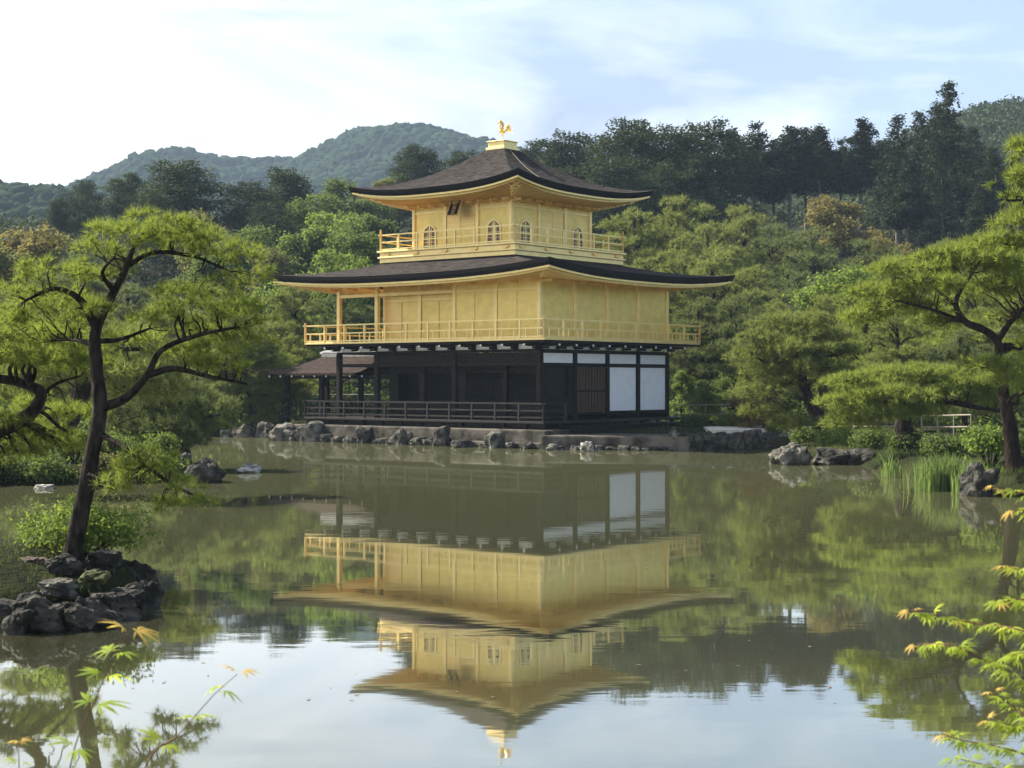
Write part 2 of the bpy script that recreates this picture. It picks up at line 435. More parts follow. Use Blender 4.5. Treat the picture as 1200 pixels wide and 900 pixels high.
# ------------------------------------------------------------------ rocks
def rock_mesh(seed, sub=3, rough=.35, block=.5):
    import bmesh
    bm = bmesh.new(); bmesh.ops.create_icosphere(bm, subdivisions=sub, radius=1)
    off = Vector((seed*7.3, seed*3.1, seed*1.7))
    for v in bm.verts:
        c = v.co.copy()
        m = max(abs(c.x), abs(c.y), abs(c.z))
        c = c.lerp(c/m*.85, block)
        d = mnoise.noise(c*1.1+off)*rough*1.3 + mnoise.noise(c*2.7+off)*rough*.62 + mnoise.noise(c*7+off)*rough*.26 + (mnoise.noise(c*16+off)*rough*.09 if sub > 3 else 0)
        cell = mnoise.voronoi(c*1.6+off)[0]
        d += (cell[1]-cell[0])*rough*.5
        v.co = c*(1+d)
    me = bpy.data.meshes.new('rock'); bm.to_mesh(me); bm.free()
    return me
ROCKM = [rock_mesh(i+1) for i in range(7)]
ROCKHI = [rock_mesh(i+20, 5, .38, .4) for i in range(3)]
def rock(px, wy, wpx, hpx, label, m=ROCK, D=None, cat='rock', group=None, k=None, rz=None, hi=False, sink=.3, zb=0.0, name='shore_rock'):
    """rock whose waterline is at image row wy, wpx wide and hpx tall"""
    D = D or F*CAM_H/(wy-HZ)
    X = (px-600)/F*D
    w_, h_ = wpx/F*D, hpx/F*D
    src = (ROCKHI if hi else ROCKM)[(k if k is not None else int(px+wy)) % (3 if hi else 7)]
    me = src.copy(); me.materials.clear(); me.materials.append(m)
    o = link(name, me)
    rz = rz if rz is not None else (px*1.7) % 6.28
    o.rotation_euler = (0, 0, rz)
    hz = h_*(1+sink)/2
    # scale is baked into the mesh so that patterns keep their size
    co = np.empty(len(me.vertices)*3, np.float32); me.vertices.foreach_get('co', co); co = co.reshape(-1, 3)
    c, s = math.cos(rz), math.sin(rz)
    xr = co[:, 0]*c - co[:, 1]*s
    sc = w_/(xr.max()-xr.min())
    zmax, zmin = co[:, 2].max(), co[:, 2].min()
    co[:, 0:2] *= sc
    co[:, 2] = (co[:, 2]-zmin)/(zmax-zmin)*(h_*(1+sink))
    me.vertices.foreach_set('co', co.ravel()); me.update()
    me.polygons.foreach_set('use_smooth', [False]*len(me.polygons))
    o.location = (X, D + w_*.35, zb - h_*sink)
    return tag(o, label, cat, group)

# ------------------------------------------------------------------ foliage
def unit(v): return v/np.maximum(np.linalg.norm(v, axis=1, keepdims=True), 1e-6)
def needles(P, N, K, ln, wd, spread=.9, jitter=.3, name='crown'):
    n = len(P)
    P = np.repeat(P, K, 0); N = np.repeat(N, K, 0)
    d = unit(N + spread*rng.normal(size=P.shape)*.8)
    L = ln*(1+jitter*rng.uniform(-1, 1, (len(P), 1)))
    side = unit(np.cross(d, rng.normal(size=P.shape)))*wd/2
    a = P + d*L*.05
    V = np.stack([a-side, a+side, P+d*L], 1).reshape(-1, 3)
    return V
def leaves(P, N, K, size, spread=.5, asp=.6, flat=.6):
    n = len(P)
    P = np.repeat(P, K, 0) + rng.normal(size=(n*K, 3))*spread*size
    N = np.repeat(N, K, 0)
    nn = unit(N*flat + rng.normal(size=P.shape)*.6 + np.array([0, 0, .25]))
    t = unit(np.cross(nn, rng.normal(size=P.shape))); b = np.cross(nn, t)
    s = size*rng.uniform(.6, 1.25, (len(P), 1))*.5
    return np.stack([P-t*s, P-b*s*asp, P+t*s, P+b*s*asp], 1).reshape(-1, 3)
def fmesh(name, V, k):
    return np_mesh(name, V, np.arange(len(V)).reshape(-1, k))
def lobe_pts(c, r, n, top=.35, fill=.25, rough=.12):
    """points on a bumpy ellipsoid shell; top>0 biases them upward"""
    d = unit(rng.normal(size=(n*2, 3)))
    keep = rng.uniform(size=len(d)) < np.clip(.5 + top + d[:, 2]*.7, .08, 1)
    d = d[keep][:n]
    rr = np.where(rng.uniform(size=(len(d), 1)) < fill, rng.uniform(.3, 1, (len(d), 1)), 1+rough*rng.normal(size=(len(d), 1)))
    ph = rng.uniform(0, 6, 3)
    bump = 1 + .14*np.sin(d[:, :1]*5+ph[0]) * np.cos(d[:, 1:2]*5+ph[1]) + .10*np.sin(d[:, 2:]*9+ph[2]+d[:, :1]*4)
    P = np.array(c) + d*np.array(r)*rr*bump
    nrm = unit(d/np.array(r)); nrm[:, 2] += .25
    return P, unit(nrm)

def pine_pad(c, r, dens, sub=True):
    """a flat cloud of needle tufts made of many little domed sprays"""
    c = np.array(c, float); r = np.array(r, float)
    area = math.pi*r[0]*r[1]
    ns = max(5, int(area*dens['sprays']))
    a = rng.uniform(0, 2*math.pi, ns); q = np.sqrt(rng.uniform(0, 1, ns))
    edge = 1+.16*np.sin(a*3+rng.uniform(0, 6))+.1*np.sin(a*5+rng.uniform(0, 6))
    sx, sy = np.cos(a)*q*edge, np.sin(a)*q*edge
    sz = np.sqrt(np.clip(1-q**2, 0, 1))*rng.uniform(-.45, 1.15, ns)
    Ps, Ns = [], []
    for x, y, z in zip(sx, sy, sz):
        cc = c + np.array([x*r[0], y*r[1], z*r[2] - .12*r[2]*(x*x+y*y)])
        rs = dens['rs']*rng.uniform(.6, 1.35)
        P, N = lobe_pts(cc, (rs, rs, rs*.5), dens['tufts'], top=.25, fill=.15)
        N = unit(N + np.array([x*.3, y*.3, .35]))
        Ps.append(P); Ns.append(N)
    return np.concatenate(Ps), np.concatenate(Ns)

def limb_to(mb, start, end, r0, r1, sag=0.0, n=8, twist=.12):
    s, e = np.array(start, float), np.array(end, float)
    L = np.linalg.norm(e-s)
    m = [s]
    for t in (.25, .5, .75):
        m.append(s + (e-s)*t + rng.normal(size=3)*L*twist*.5 + np.array([0, 0, sag*math.sin(t*math.pi)*L]))
    m.append(e)
    pts = smooth_path(m, 3)
    rad = np.linspace(r0, r1, len(pts))
    mb.tube(pts, list(rad), n, wob=.15)
    return pts

def hand_pine(name, label, D, trunk, tr, limbs, pads, dens, leaf, bark, group=None, cat='pine tree', depth=1.0, twigs=True, K=10, ln=.1, wd=.006):
    """trunk: list of (px,py,dY); limbs: list of (points, r0, r1); pads: (px,py,halfw,halfh,dY)"""
    base = at(trunk[0][0], trunk[0][1], D+trunk[0][2])
    root = empty(name, base, 0, label, cat, group)
    mb = MB()
    tp = smooth_path([at(a, b, D+c)-base for a, b, c in trunk], 6)
    tp.insert(0, tp[0]-np.array([0, 0, .3]))
    rr = np.interp(np.linspace(0, 1, len(tp)), np.linspace(0, 1, len(tr)), tr)
    rr[0] *= 1.25; rr[1] *= 1.12
    mb.tube(tp, list(rr), 14, wob=.22)
    allp = [(np.array(p), r) for p, r in zip(tp[2:], rr[2:])]
    for pts, r0, r1 in limbs:
        lp = smooth_path([at(a, b, D+c)-base for a, b, c in pts], 6)
        mb.tube(lp, list(np.linspace(r0, r1, len(lp))), 9, wob=.25)
        allp += [(np.array(p), r) for p, r in zip(lp, np.linspace(r0, r1, len(lp)))]
    AP = np.array([p for p, _ in allp]); AR = np.array([r for _, r in allp])
    PP, NN = [], []
    for (px, py, hw, hh, dy) in pads:
        c = at(px, py, D+dy)-base
        rx, rz = hw/F*(D+dy), hh/F*(D+dy)
        ry = rx*depth
        P, N = pine_pad(c, (rx, ry, rz), dens)
        PP.append(P); NN.append(N)
        if twigs:
            for _ in range(5):
                e = c + np.array([rng.uniform(-.75, .75)*rx, rng.uniform(-.75, .75)*ry, -.05*rz+rng.uniform(-.2, .35)*rz])
                j = int(np.argmin(np.linalg.norm(AP-e, axis=1) + .4*np.maximum(AP[:, 2]-e[2], 0)))
                if np.linalg.norm(AP[j]-e) < 3.2*max(rx, .3):
                    r0 = min(AR[j]*.55, tr[0]*.22)
                    limb_to(mb, AP[j], e, r0, r0*.25, sag=.04, n=5, twist=.09)
    mb.build('trunk', bark, root, smooth=True)
    P = np.concatenate(PP); N = np.concatenate(NN)
    link('crown', fmesh('crown', needles(P, N, K, ln, wd), 3), leaf, root)
    return root

# ---- prototypes for the woods: (trunk mesh, crown mesh), about 10 m tall, base at origin
def proto_broad(seed, h=10., w=3.6, nl=34, pts=130, K=3, size=.26, low=.12):
    global rng
    rng = np.random.default_rng(seed)
    mb = MB(); top = np.array([rng.normal()*.3, rng.normal()*.3, h*.8])
    tp = smooth_path([(0, 0, -.6), (rng.normal()*.15, rng.normal()*.15, h*.3), top*np.array([.6, .6, .72]), top], 4)
    mb.tube(tp, list(np.linspace(.24, .05, len(tp))), 8, wob=.2)
    PP, NN = [], []
    for i in range(nl):
        u = rng.uniform(low, 1)
        zc = h*(.06+.86*u)
        rad = w*math.sqrt(max(.03, 1-((u-.42)/.62)**2))*math.sqrt(rng.uniform(.12, 1))*.80
        a = rng.uniform(0, 6.28)
        c = np.array([math.cos(a)*rad, math.sin(a)*rad, zc])
        r = rng.uniform(.55, 1.15)*w*.27
        P, N = lobe_pts(c, (r, r, r*.72), pts, top=.15, fill=.2, rough=.16)
        PP.append(P); NN.append(N)
        if i % 2 == 0:
            limb_to(mb, tp[min(len(tp)-1, max(2, int(u*len(tp)*.8)))], c, .07, .02, n=5)
    V = leaves(np.concatenate(PP), np.concatenate(NN), K, size, spread=.5)
    t = mb.mesh('trunk'); t.polygons.foreach_set('use_smooth', [True]*len(t.polygons))
    return t, fmesh('crown', V, 4)
def proto_conifer(seed, h=10., w=1.9, bare=.42, tiers=15, pts=90, size=.22, lumpy=.7, K=3, round_=False):
    global rng
    rng = np.random.default_rng(seed)
    mb = MB(); lean = rng.normal(size=2)*.12
    tp = [np.array([lean[0]*t*t*2, lean[1]*t*t*2, -.6+t*(h*.99+.6)]) for t in np.linspace(0, 1, 9)]
    mb.tube(tp, list(np.linspace(.17, .03, 9)), 8, wob=.15)
    PP, NN = [], []
    for i in range(tiers):
        u = (i+.5)/tiers
        zc = h*(bare + (1-bare)*u)
        if round_: env = w*math.sqrt(max(.05, 1-((u-.42)/.62)**2))
        else: env = w*(1-u)**.85*1.12*(.72+.28*min(1, u*5)) + .12
        nb = max(2, int(5*env/w+1.5))
        a0 = rng.uniform(0, 6.28)
        for j in range(nb):
            if rng.uniform() < .13: continue
            a = a0 + 6.28*j/nb + rng.normal()*.25
            rad = env*rng.uniform(.35, .8)*(1+lumpy*rng.normal()*.5)
            c = np.array([math.cos(a)*rad+lean[0]*u, math.sin(a)*rad+lean[1]*u, zc+rng.normal()*.15*h/tiers])
            r = env*.36*rng.uniform(.7, 1.3)+.12
            P, N = lobe_pts(c, (r, r, max(.18, r*.5)), int(pts*max(.35, r/(w*.4))), top=.2, fill=.2, rough=.2)
            PP.append(P); NN.append(N)
            mb.tube([(lean[0]*u, lean[1]*u, zc-.1), tuple(c)], [.035, .012], 4)
    for i in range(12):   # dead twigs under the crown
        z = h*rng.uniform(bare*.4, bare); a = rng.uniform(0, 6.28); q = rng.uniform(.25, .8)
        mb.tube([(0, 0, z), (math.cos(a)*q, math.sin(a)*q, z+rng.uniform(-.15, .2))], [.02, .008], 4)
    P = np.concatenate(PP); N = np.concatenate(NN)
    P[:, 2] = np.minimum(P[:, 2], h*1.01)
    V = leaves(P, N, K, size, spread=.55, asp=.45)
    t = mb.mesh('trunk'); t.polygons.foreach_set('use_smooth', [True]*len(t.polygons))
    return t, fmesh('crown', V, 4)
def proto_layer(seed, h=7., w=3.2, np_=16, K=13, ln=.25, wd=.030, bare=.25):
    """garden pine in horizontal layers"""
    global rng
    rng = np.random.default_rng(seed)
    mb = MB(); lean = rng.normal(size=2)*.5
    tp = smooth_path([(0, 0, -.5), (lean[0]*.3+rng.normal()*.2, lean[1]*.3, h*.3), (lean[0]*.2+rng.normal()*.35, lean[1]*.7, h*.6), (lean[0], lean[1], h*.93)], 5)
    mb.tube(tp, list(np.linspace(.20, .05, len(tp))), 9, wob=.2)
    dens = dict(sprays=7, rs=.28, tufts=8)
    PP, NN = [], []
    for i in range(np_):
        u = (i+.3)/np_
        zc = h*(bare+(1-bare)*u)
        env = w*(1-u**1.6)**.7*(.8+.2*min(1, u*4))+.25
        a = i*2.4+rng.normal()*.4; rad = env*rng.uniform(.35, .66)
        if u > .9: rad *= .3
        t = tp[min(len(tp)-1, int((zc/h)*len(tp)*.93))]
        c = np.array([t[0]+math.cos(a)*rad, t[1]+math.sin(a)*rad, zc])
        rx = env*rng.uniform(.36, .52)+.2
        P, N = pine_pad(c, (rx, rx*.9, .27+.05*rx), dens)
        PP.append(P); NN.append(N)
        limb_to(mb, t-np.array([0, 0, .25]), c+np.array([0, 0, -.08]), .07, .02, sag=.08, n=5)
        for _ in range(2):
            e = c+np.array([rng.uniform(-.6, .6)*rx, rng.uniform(-.6, .6)*rx, 0])
            limb_to(mb, t*.5+c*.5-np.array([0, 0, .1]), e, .03, .012, n=4)
    V = needles(np.concatenate(PP), np.concatenate(NN), K, ln, wd)
    t = mb.mesh('trunk'); t.polygons.foreach_set('use_smooth', [True]*len(t.polygons))
    return t, fmesh('crown', V, 3)
print('prototypes')
PROTO = {
    'broad': [(proto_broad(s, 10, w_, nl), 10.) for s, w_, nl in ((1, 3.6, 36), (2, 3.0, 30), (3, 4.2, 40))],
    'cedar': [(proto_conifer(s, 10, w_, b_, 17), 10.) for s, w_, b_ in ((11, 1.45, .56), (12, 1.8, .48), (13, 1.2, .62), (14, 1.6, .52), (15, 1.35, .50))],
    'dpine': [(proto_conifer(s, 10, w_, b_, 12, 120, .22, .6, round_=True), 10.) for s, w_, b_ in ((21, 2.4, .30), (22, 2.8, .22), (23, 2.1, .34))],
    'layer': [(proto_layer(s, 7, w_, k_), 7.) for s, w_, k_ in ((31, 2.9, 14), (32, 3.4, 16), (33, 2.5, 12), (34, 3.1, 15))],
    'puff': [(proto_conifer(41, 10, 1.5, .30, 15, 75, .20, .9), 10.)],
}
rng = np.random.default_rng(99)
NAMES = {'broad': 'broadleaf_tree', 'cedar': 'cedar_tree', 'dpine': 'conifer_tree', 'layer': 'pine_tree', 'puff': 'cedar_tree'}
cnt = [0]
def tree(kind, px, top, D, ws, leaf, label, cat=None, group=None, bark=None, v=None, dz=0):
    X = (px-600)/F*D
    zb = tz(X, D)-.1
    zt = CAM_H + (HZ-top)/F*D
    (tm, cm), h0 = PROTO[kind][(cnt[0] if v is None else v) % len(PROTO[kind])]
    cnt[0] += 1
    s = (zt-zb)/h0
    root = empty(NAMES[kind], (X, D, zb), cnt[0]*2.399, label, cat or {'broad': 'tree', 'cedar': 'cedar tree', 'dpine': 'conifer', 'layer': 'pine tree', 'puff': 'cedar tree'}[kind], group)
    root.scale = (s*ws, s*ws, s)
    for nm, me, m in (('trunk', tm, bark or (BARK if kind in ('layer', 'broad') else BARKGREY)), ('crown', cm, leaf)):
        if len(me.materials) == 0: me.materials.append(m)
        o = link(nm, me, None, root)
        o.material_slots[0].link = 'OBJECT'; o.material_slots[0].material = m
    return root
# ================================================================== PAVILION
pav = empty('golden_pavilion', (PX0, PD, -.05), -TH, 'three-storey temple pavilion with gold-leafed upper floors, dark bark roofs and black timber ground floor', 'temple pavilion')
cx, cy = -LL/2, SS/2
def part(mb, name, m, parent=pav, **k): return mb.build(name, m, parent, **k)
def pieces(mb, name, m, parent=pav, **k):
    for i in range(0, len(mb.v), 8):      # every box becomes a part of its own
        w_ = MB(); w_.v = mb.v[i:i+8]; w_.f = [(0,3,2,1),(4,5,6,7),(0,1,5,4),(1,2,6,5),(2,3,7,6),(3,0,4,7)]
        w_.build(name, m, parent, **k)
# --- stone foundation, decks
w = MB(); w.box(-12.1, 1.4, -1.45, SS+1.4, -.6, .72); fnd = part(w, 'stone_foundation', FOUND, bevel=.05)
w = MB(); w.box(-LL-1.05, 1.0, -1.05, SS+.95, .93, 1.02); part(w, 'veranda_deck', DECKWOOD, bevel=.01)
w = MB()
for x in np.arange(-LL-.9, .9, 1.06): w.box(x-.06, x+.06, -.98, -.86, .70, .928)
for y in np.arange(-.9, SS+.9, 1.06): w.box(.84, .96, y-.06, y+.06, .70, .928)
w.box(-LL-1.0, .95, -.85, -.80, .74, .927)
pieces(w, 'deck_support', DARKWOOD)
# stepped bench platform along the right side
w = MB(); w.box(1.003, 1.75, -.1, SS+.9, .80, .86); w.box(1.62, 1.72, 0, SS+.8, .55, .797); part(w, 'side_step', DARKWOOD)
for y in (5.5, 6.9, 8.9):
    w = MB(); w.box(1.45, 1.6, y-.07, y+.07, .3, .80); part(w, 'step_post', DARKWOOD)

def railing(parent, name, p0, p1, z0, ht, m, n, rails=(.12, .55, 1.0), pw=.07, rw=.05, tall_ends=0.12, half=True, postmat=None):
    """rails from p0 to p1 (local xy), each post a sub-part"""
    a, b_ = Vector((p0[0], p0[1], 0)), Vector((p1[0], p1[1], 0))
    w = MB()
    d = (b_-a).normalized()
    for k, r_ in enumerate(rails):
        zz = z0+ht*r_
        ext = d*(.12 if k == len(rails)-1 else 0)
        w.beam((a-ext)+Vector((0, 0, zz)), (b_+ext)+Vector((0, 0, zz)), rw*(1.2 if k == len(rails)-1 else .9), rw)
    if half:
        for i in range(n*2):
            q = a.lerp(b_, (i+.5)/(n*2))
            w.box(q.x-.018, q.x+.018, q.y-.018, q.y+.018, z0, z0+ht*rails[1])
    rl = w.build(name, m, parent)
    for i in range(n+1):
        q = a.lerp(b_, i/n); e = tall_ends if i in (0, n) else 0
        w = MB(); w.box(q.x-pw/2, q.x+pw/2, q.y-pw/2, q.y+pw/2, z0, z0+ht+e+(0 if i in (0, n) else -.03)); w.build('post', postmat or m, rl)
    return rl
zv = 1.02
railing(pav, 'veranda_railing', (-LL-1.0, -1.0), (.95, -1.0), zv, .66, DECKWOOD, 11, rails=(.22, .6, 1.0), pw=.08, rw=.06, half=False, tall_ends=.02)
railing(pav, 'veranda_railing', (-LL-1.0, -1.0), (-LL-1.0, 1.6), zv, .66, DECKWOOD, 3, rails=(.22, .6, 1.0), pw=.08, rw=.06, half=False, tall_ends=.02)
railing(pav, 'veranda_railing', (.95, -1.0), (.95, .35), zv, .66, DECKWOOD, 1, rails=(.22, .6, 1.0), pw=.08, rw=.06, half=False, tall_ends=.02)

# --- first storey: pillars
def pillar(x, y, z0, z1, s, m, name='pillar'):
    w = MB(); w.box(x-s/2, x+s/2, y-s/2, y+s/2, z0, z1); return part(w, name, m, bevel=.012)
for x in (0, -4.25, -8.5, -LL): pillar(x, 0, zv, 3.62, .20, DARKWOOD)
for y in (2.125, 4.25, 6.375, 8.5): pillar(0, y, zv, 3.62, .20, DARKWOOD)
for x in (-2.1, -6.4): pillar(x, .55, zv, 3.62, .16, DARKWOOD)
for y in (4.25, 8.5): pillar(-LL, y, zv, 3.62, .20, DARKWOOD)
# beams all round
w = MB()
w.box(-LL-.07, .07, -.08, .08, 3.622, 3.72); w.box(-.08, .08, .09, SS+.07, 3.622, 3.72)
w.box(-LL-.08, -LL+.08, .09, SS, 3.622, 3.72)
w.box(-LL+.1, -8.6, -.05, .05, 3.10, 3.22); w.box(-8.4, -.1, -.05, .05, 3.10, 3.24)
for a, b_ in ((.1, 2.02), (2.23, 4.15), (4.36, 6.27), (6.48, 8.4)):
    w.box(-.06, .085, a, b_, 3.08, 3.20); w.box(-.05, .07, a, b_, 1.20, 1.29); w.box(-.05, .07, a, b_, 3.585, 3.62)
w.box(-LL-.05, -LL+.05, .1, 4.1, 3.1, 3.2)
pieces(w, 'beam', DARKWOOD)
# ceiling and interior walls
w = MB(); w.box(-LL-.06, .05, -.05, SS+.05, 3.93, 3.96); part(w, 'ceiling', DARKWOOD)
w = MB()
w.box(-8.42, -.12, .62, .67, 1.02, 1.75); w.box(-8.42, -.12, .62, .67, 2.82, 3.6)
for x in (-8.42, -6.75, -4.7, -2.4, -.3): w.box(x, min(x+.5, -.12), .615, .675, 1.75, 2.82)
w.box(-8.45, -8.38, .68, SS, 1.02, 3.6)
w.box(-8.45, -.1, SS-.05, SS+.03, 1.02, 3.6)
pieces(w, 'inner_wall', DARKWOOD)
w = MB(); w.box(-8.3, -.2, 1.6, 1.65, 1.02, 3.6); part(w, 'room_shade_sheet', SHADEROOM)  # dark sheet, painted as the room's shade behind the front openings
w = MB()
w.box(-8.42, -.1, -.02, .03, 3.26, 3.60); part(w, 'lintel_board', DARKWOOD)
# open slats seen between the two left pillars
w = MB()
for z in (1.5, 1.72, 2.78, 2.95): w.box(-LL+.1, -8.6, SS-.03, SS+.03, z, z+.06)
pieces(w, 'far_rail', DARKWOOD)
# right side bays
w = MB(); w.box(-.03, .03, .1, 2.02, 1.29, 1.95); w.box(-.03, .03, .1, .4, 1.95, 3.08); w.box(-.03, .03, 1.72, 2.02, 1.95, 3.08)
part(w, 'side_wall', DARKWOOD)
w = MB(); w.box(-.16, -.12, .1, 2.02, 1.3, 3.1); part(w, 'opening_shade_sheet', SHADEROOM)  # dark backing sheet, its colour gives the shade inside the side window
dr = None
for i, y in enumerate((2.24, 3.20)):
    w = MB(); w.box(-.02, .03, y, y+.93, 1.30, 3.07); d = part(w, 'door_leaf', BROWNWOOD)
    w = MB()
    for k in range(5): w.box(.032, .045, y+.02+k*.185, y+.04+k*.185, 1.31, 3.06)
    w.box(.047, .06, y+.01, y+.92, 2.1, 2.16); w.build('batten', DARKWOOD, d)
for a in (4.36, 6.49):
    w = MB(); w.box(-.02, .03, a+.02, a+1.88, 1.32, 3.06); pnl = part(w, 'white_panel', WHITE)
    w = MB(); w.box(.032, .05, a, a+.03, 1.30, 3.08); w.box(.032, .05, a+1.87, a+1.91, 1.30, 3.08); w.box(.032, .05, a+.03, a+1.87, 1.30, 1.33); w.build('panel_frame', DARKWOOD, pnl)
for a in (.1, 2.23, 4.36, 6.48):
    w = MB(); w.box(-.02, .04, a+.02, a+1.88, 3.21, 3.58); part(w, 'upper_panel', WHITE)
# frieze of white plaster between the brackets
bracket_x = [-.0, -2.12, -4.25, -6.37, -8.5, -LL]
w = MB()
for x in np.arange(-LL, -.1, 1.0625):
    x1 = min(x+.98, -.1); w = MB(); w.box(x+.14, x1-.06, -.03, .0, 3.73, 3.92); part(w, 'plaster_panel', WHITE)
for y in np.arange(0, SS-.2, 1.0625):
    w = MB(); w.box(0, .03, y+.14, y+.94, 3.73, 3.92); part(w, 'plaster_panel', WHITE)
def bracket(x, y, dx, dy):
    w = MB()
    px_, py_ = -dy, dx
    def bb(u0, u1, v, z0, z1):
        x0, x1 = x+dx*u0-px_*v, x+dx*u1+px_*v; y0, y1 = y+dy*u0-py_*v, y+dy*u1+py_*v
        w.box(min(x0, x1), max(x0, x1), min(y0, y1), max(y0, y1), z0, z1)
    bb(0, .42, .07, 3.74, 3.82); bb(0, .85, .06, 3.83, 3.925)
    w.box(x+dx*.36-abs(px_)*.14-.05, x+dx*.36+abs(px_)*.14+.05, y+dy*.36-abs(py_)*.14-.05, y+dy*.36+abs(py_)*.14+.05, 3.826, 3.90)
    o = part(w, 'bracket', DARKWOOD)
    w = MB(); u = .853
    x0, x1 = x+dx*u-px_*.045, x+dx*(u+.02)+px_*.045; y0, y1 = y+dy*u-py_*.045, y+dy*(u+.02)+py_*.045
    w.box(x0, x1, y0, y1, 3.84, 3.91)
    u = .423
    x0, x1 = x+dx*u-px_*.05, x+dx*(u+.02)+px_*.05; y0, y1 = y+dy*u-py_*.05, y+dy*(u+.02)+py_*.05
    w.box(x0, x1, y0, y1, 3.75, 3.81)
    w.build('end_cap', WHITE, o)
for x in [-.05-k*2.125/2*1.0 for k in range(0, 11)]: bracket(x, -.03, 0, -1)
for y in [.05+k*2.125/2 for k in range(0, 9)]: bracket(.03, y, 1, 0)

# --- second storey gallery floor
w = MB(); w.box(-LL-.98, .98, -.98, SS+.98, 3.962, 4.03); part(w, 'gallery_joists', DARKWOOD)
w = MB(); w.box(-LL-1.03, 1.03, -1.03, SS+1.03, 4.033, 4.11); part(w, 'gallery_floor', GOLD_RAIL, bevel=.01)
zg = 4.11
g = 1.0
railing(pav, 'gallery_railing', (-LL-g, -g), (g, -g), zg, .70, GOLD_RAIL, 11, rails=(.08, .52, 1.0), pw=.075, rw=.05)
railing(pav, 'gallery_railing', (g, -g), (g, SS+g), zg, .70, GOLD_RAIL, 9, rails=(.08, .52, 1.0), pw=.075, rw=.05)
railing(pav, 'gallery_railing', (-LL-g, -g), (-LL-g, SS+g), zg, .70, GOLD_RAIL, 9, rails=(.08, .52, 1.0), pw=.075, rw=.05)
railing(pav, 'gallery_railing', (-LL-g, SS+g), (g, SS+g), zg, .70, GOLD_RAIL, 11, rails=(.08, .52, 1.0), pw=.075, rw=.05)
# --- second storey walls
z2 = 6.42
w = MB()
w.box(-4.25, 0, -.03, .03, zg, z2)           # flush front
w.box(-.03, .03, .03, SS, zg, z2)            # right side
w.box(-8.5, -4.3, .33, .39, zg, z2)        # set-back front
w.box(-4.31, -4.25, .03, .33, zg, z2)
w.box(-8.53, -8.47, .39, SS, zg, z2)
w.box(-8.5, -.03, SS-.03, SS+.03, zg, z2)
part(w, 'second_storey_wall', GOLD)
for (x, y) in [(0, 0), (-2.125, 0), (-4.25, 0), (-8.5, 0), (-LL, 0), (0, 2.125), (0, 4.25), (0, 6.375), (0, 8.5), (-LL, 4.25), (-LL, 8.5), (-6.4, .33)]:
    pillar(x, y, zg, z2, .17, GOLD_RAIL, 'gold_pillar')
w = MB()
w.box(-4.16, -2.21, -.055, -.032, zg+.02, zg+.12); w.box(-2.04, -.09, -.055, -.032, zg+.02, zg+.12)
w.box(-4.16, -2.21, -.055, -.032, 5.98, 6.06); w.box(-2.04, -.09, -.055, -.032, 5.98, 6.06)
w.box(-8.41, -4.34, -.05, .05, 5.98, 6.1); w.box(-10.62, -8.59, -.05, .05, 5.98, 6.1)
w.box(-8.41, -6.49, .29, .328, 5.75, 5.83); w.box(-6.31, -4.34, .29, .328, 5.75, 5.83)
for a in (.09, 2.21, 4.335, 6.46): w.box(.032, .05, a, a+1.95, zg+.02, zg+.10)
pieces(w, 'gold_beam', GOLD_RAIL)
# shutters: each leaf of the flush front, lattice and sliding doors of the set-back front
for x in (-4.14, -3.17, -2.02, -1.05):
    w = MB(); w.box(x, x+.94, -.048, -.032, zg+.14, 5.96); part(w, 'shutter_leaf', GOLD, bevel=.006)
w = MB(); w.box(-8.36, -7.42, .305, .328, 4.6, 5.72)
lt = part(w, 'lattice_window', GOLD_DARK)
w = MB()
for k in range(16): w.box(-8.36, -7.42, .285, .303, 4.62+k*.067, 4.645+k*.067)
w.build('louvre', GOLD_RAIL, lt)
for x in (-7.36, -6.3, -5.3):
    w = MB(); w.box(x, x+.92, .30, .328, zg+.1, 5.72); part(w, 'sliding_door', GOLD, bevel=.006)

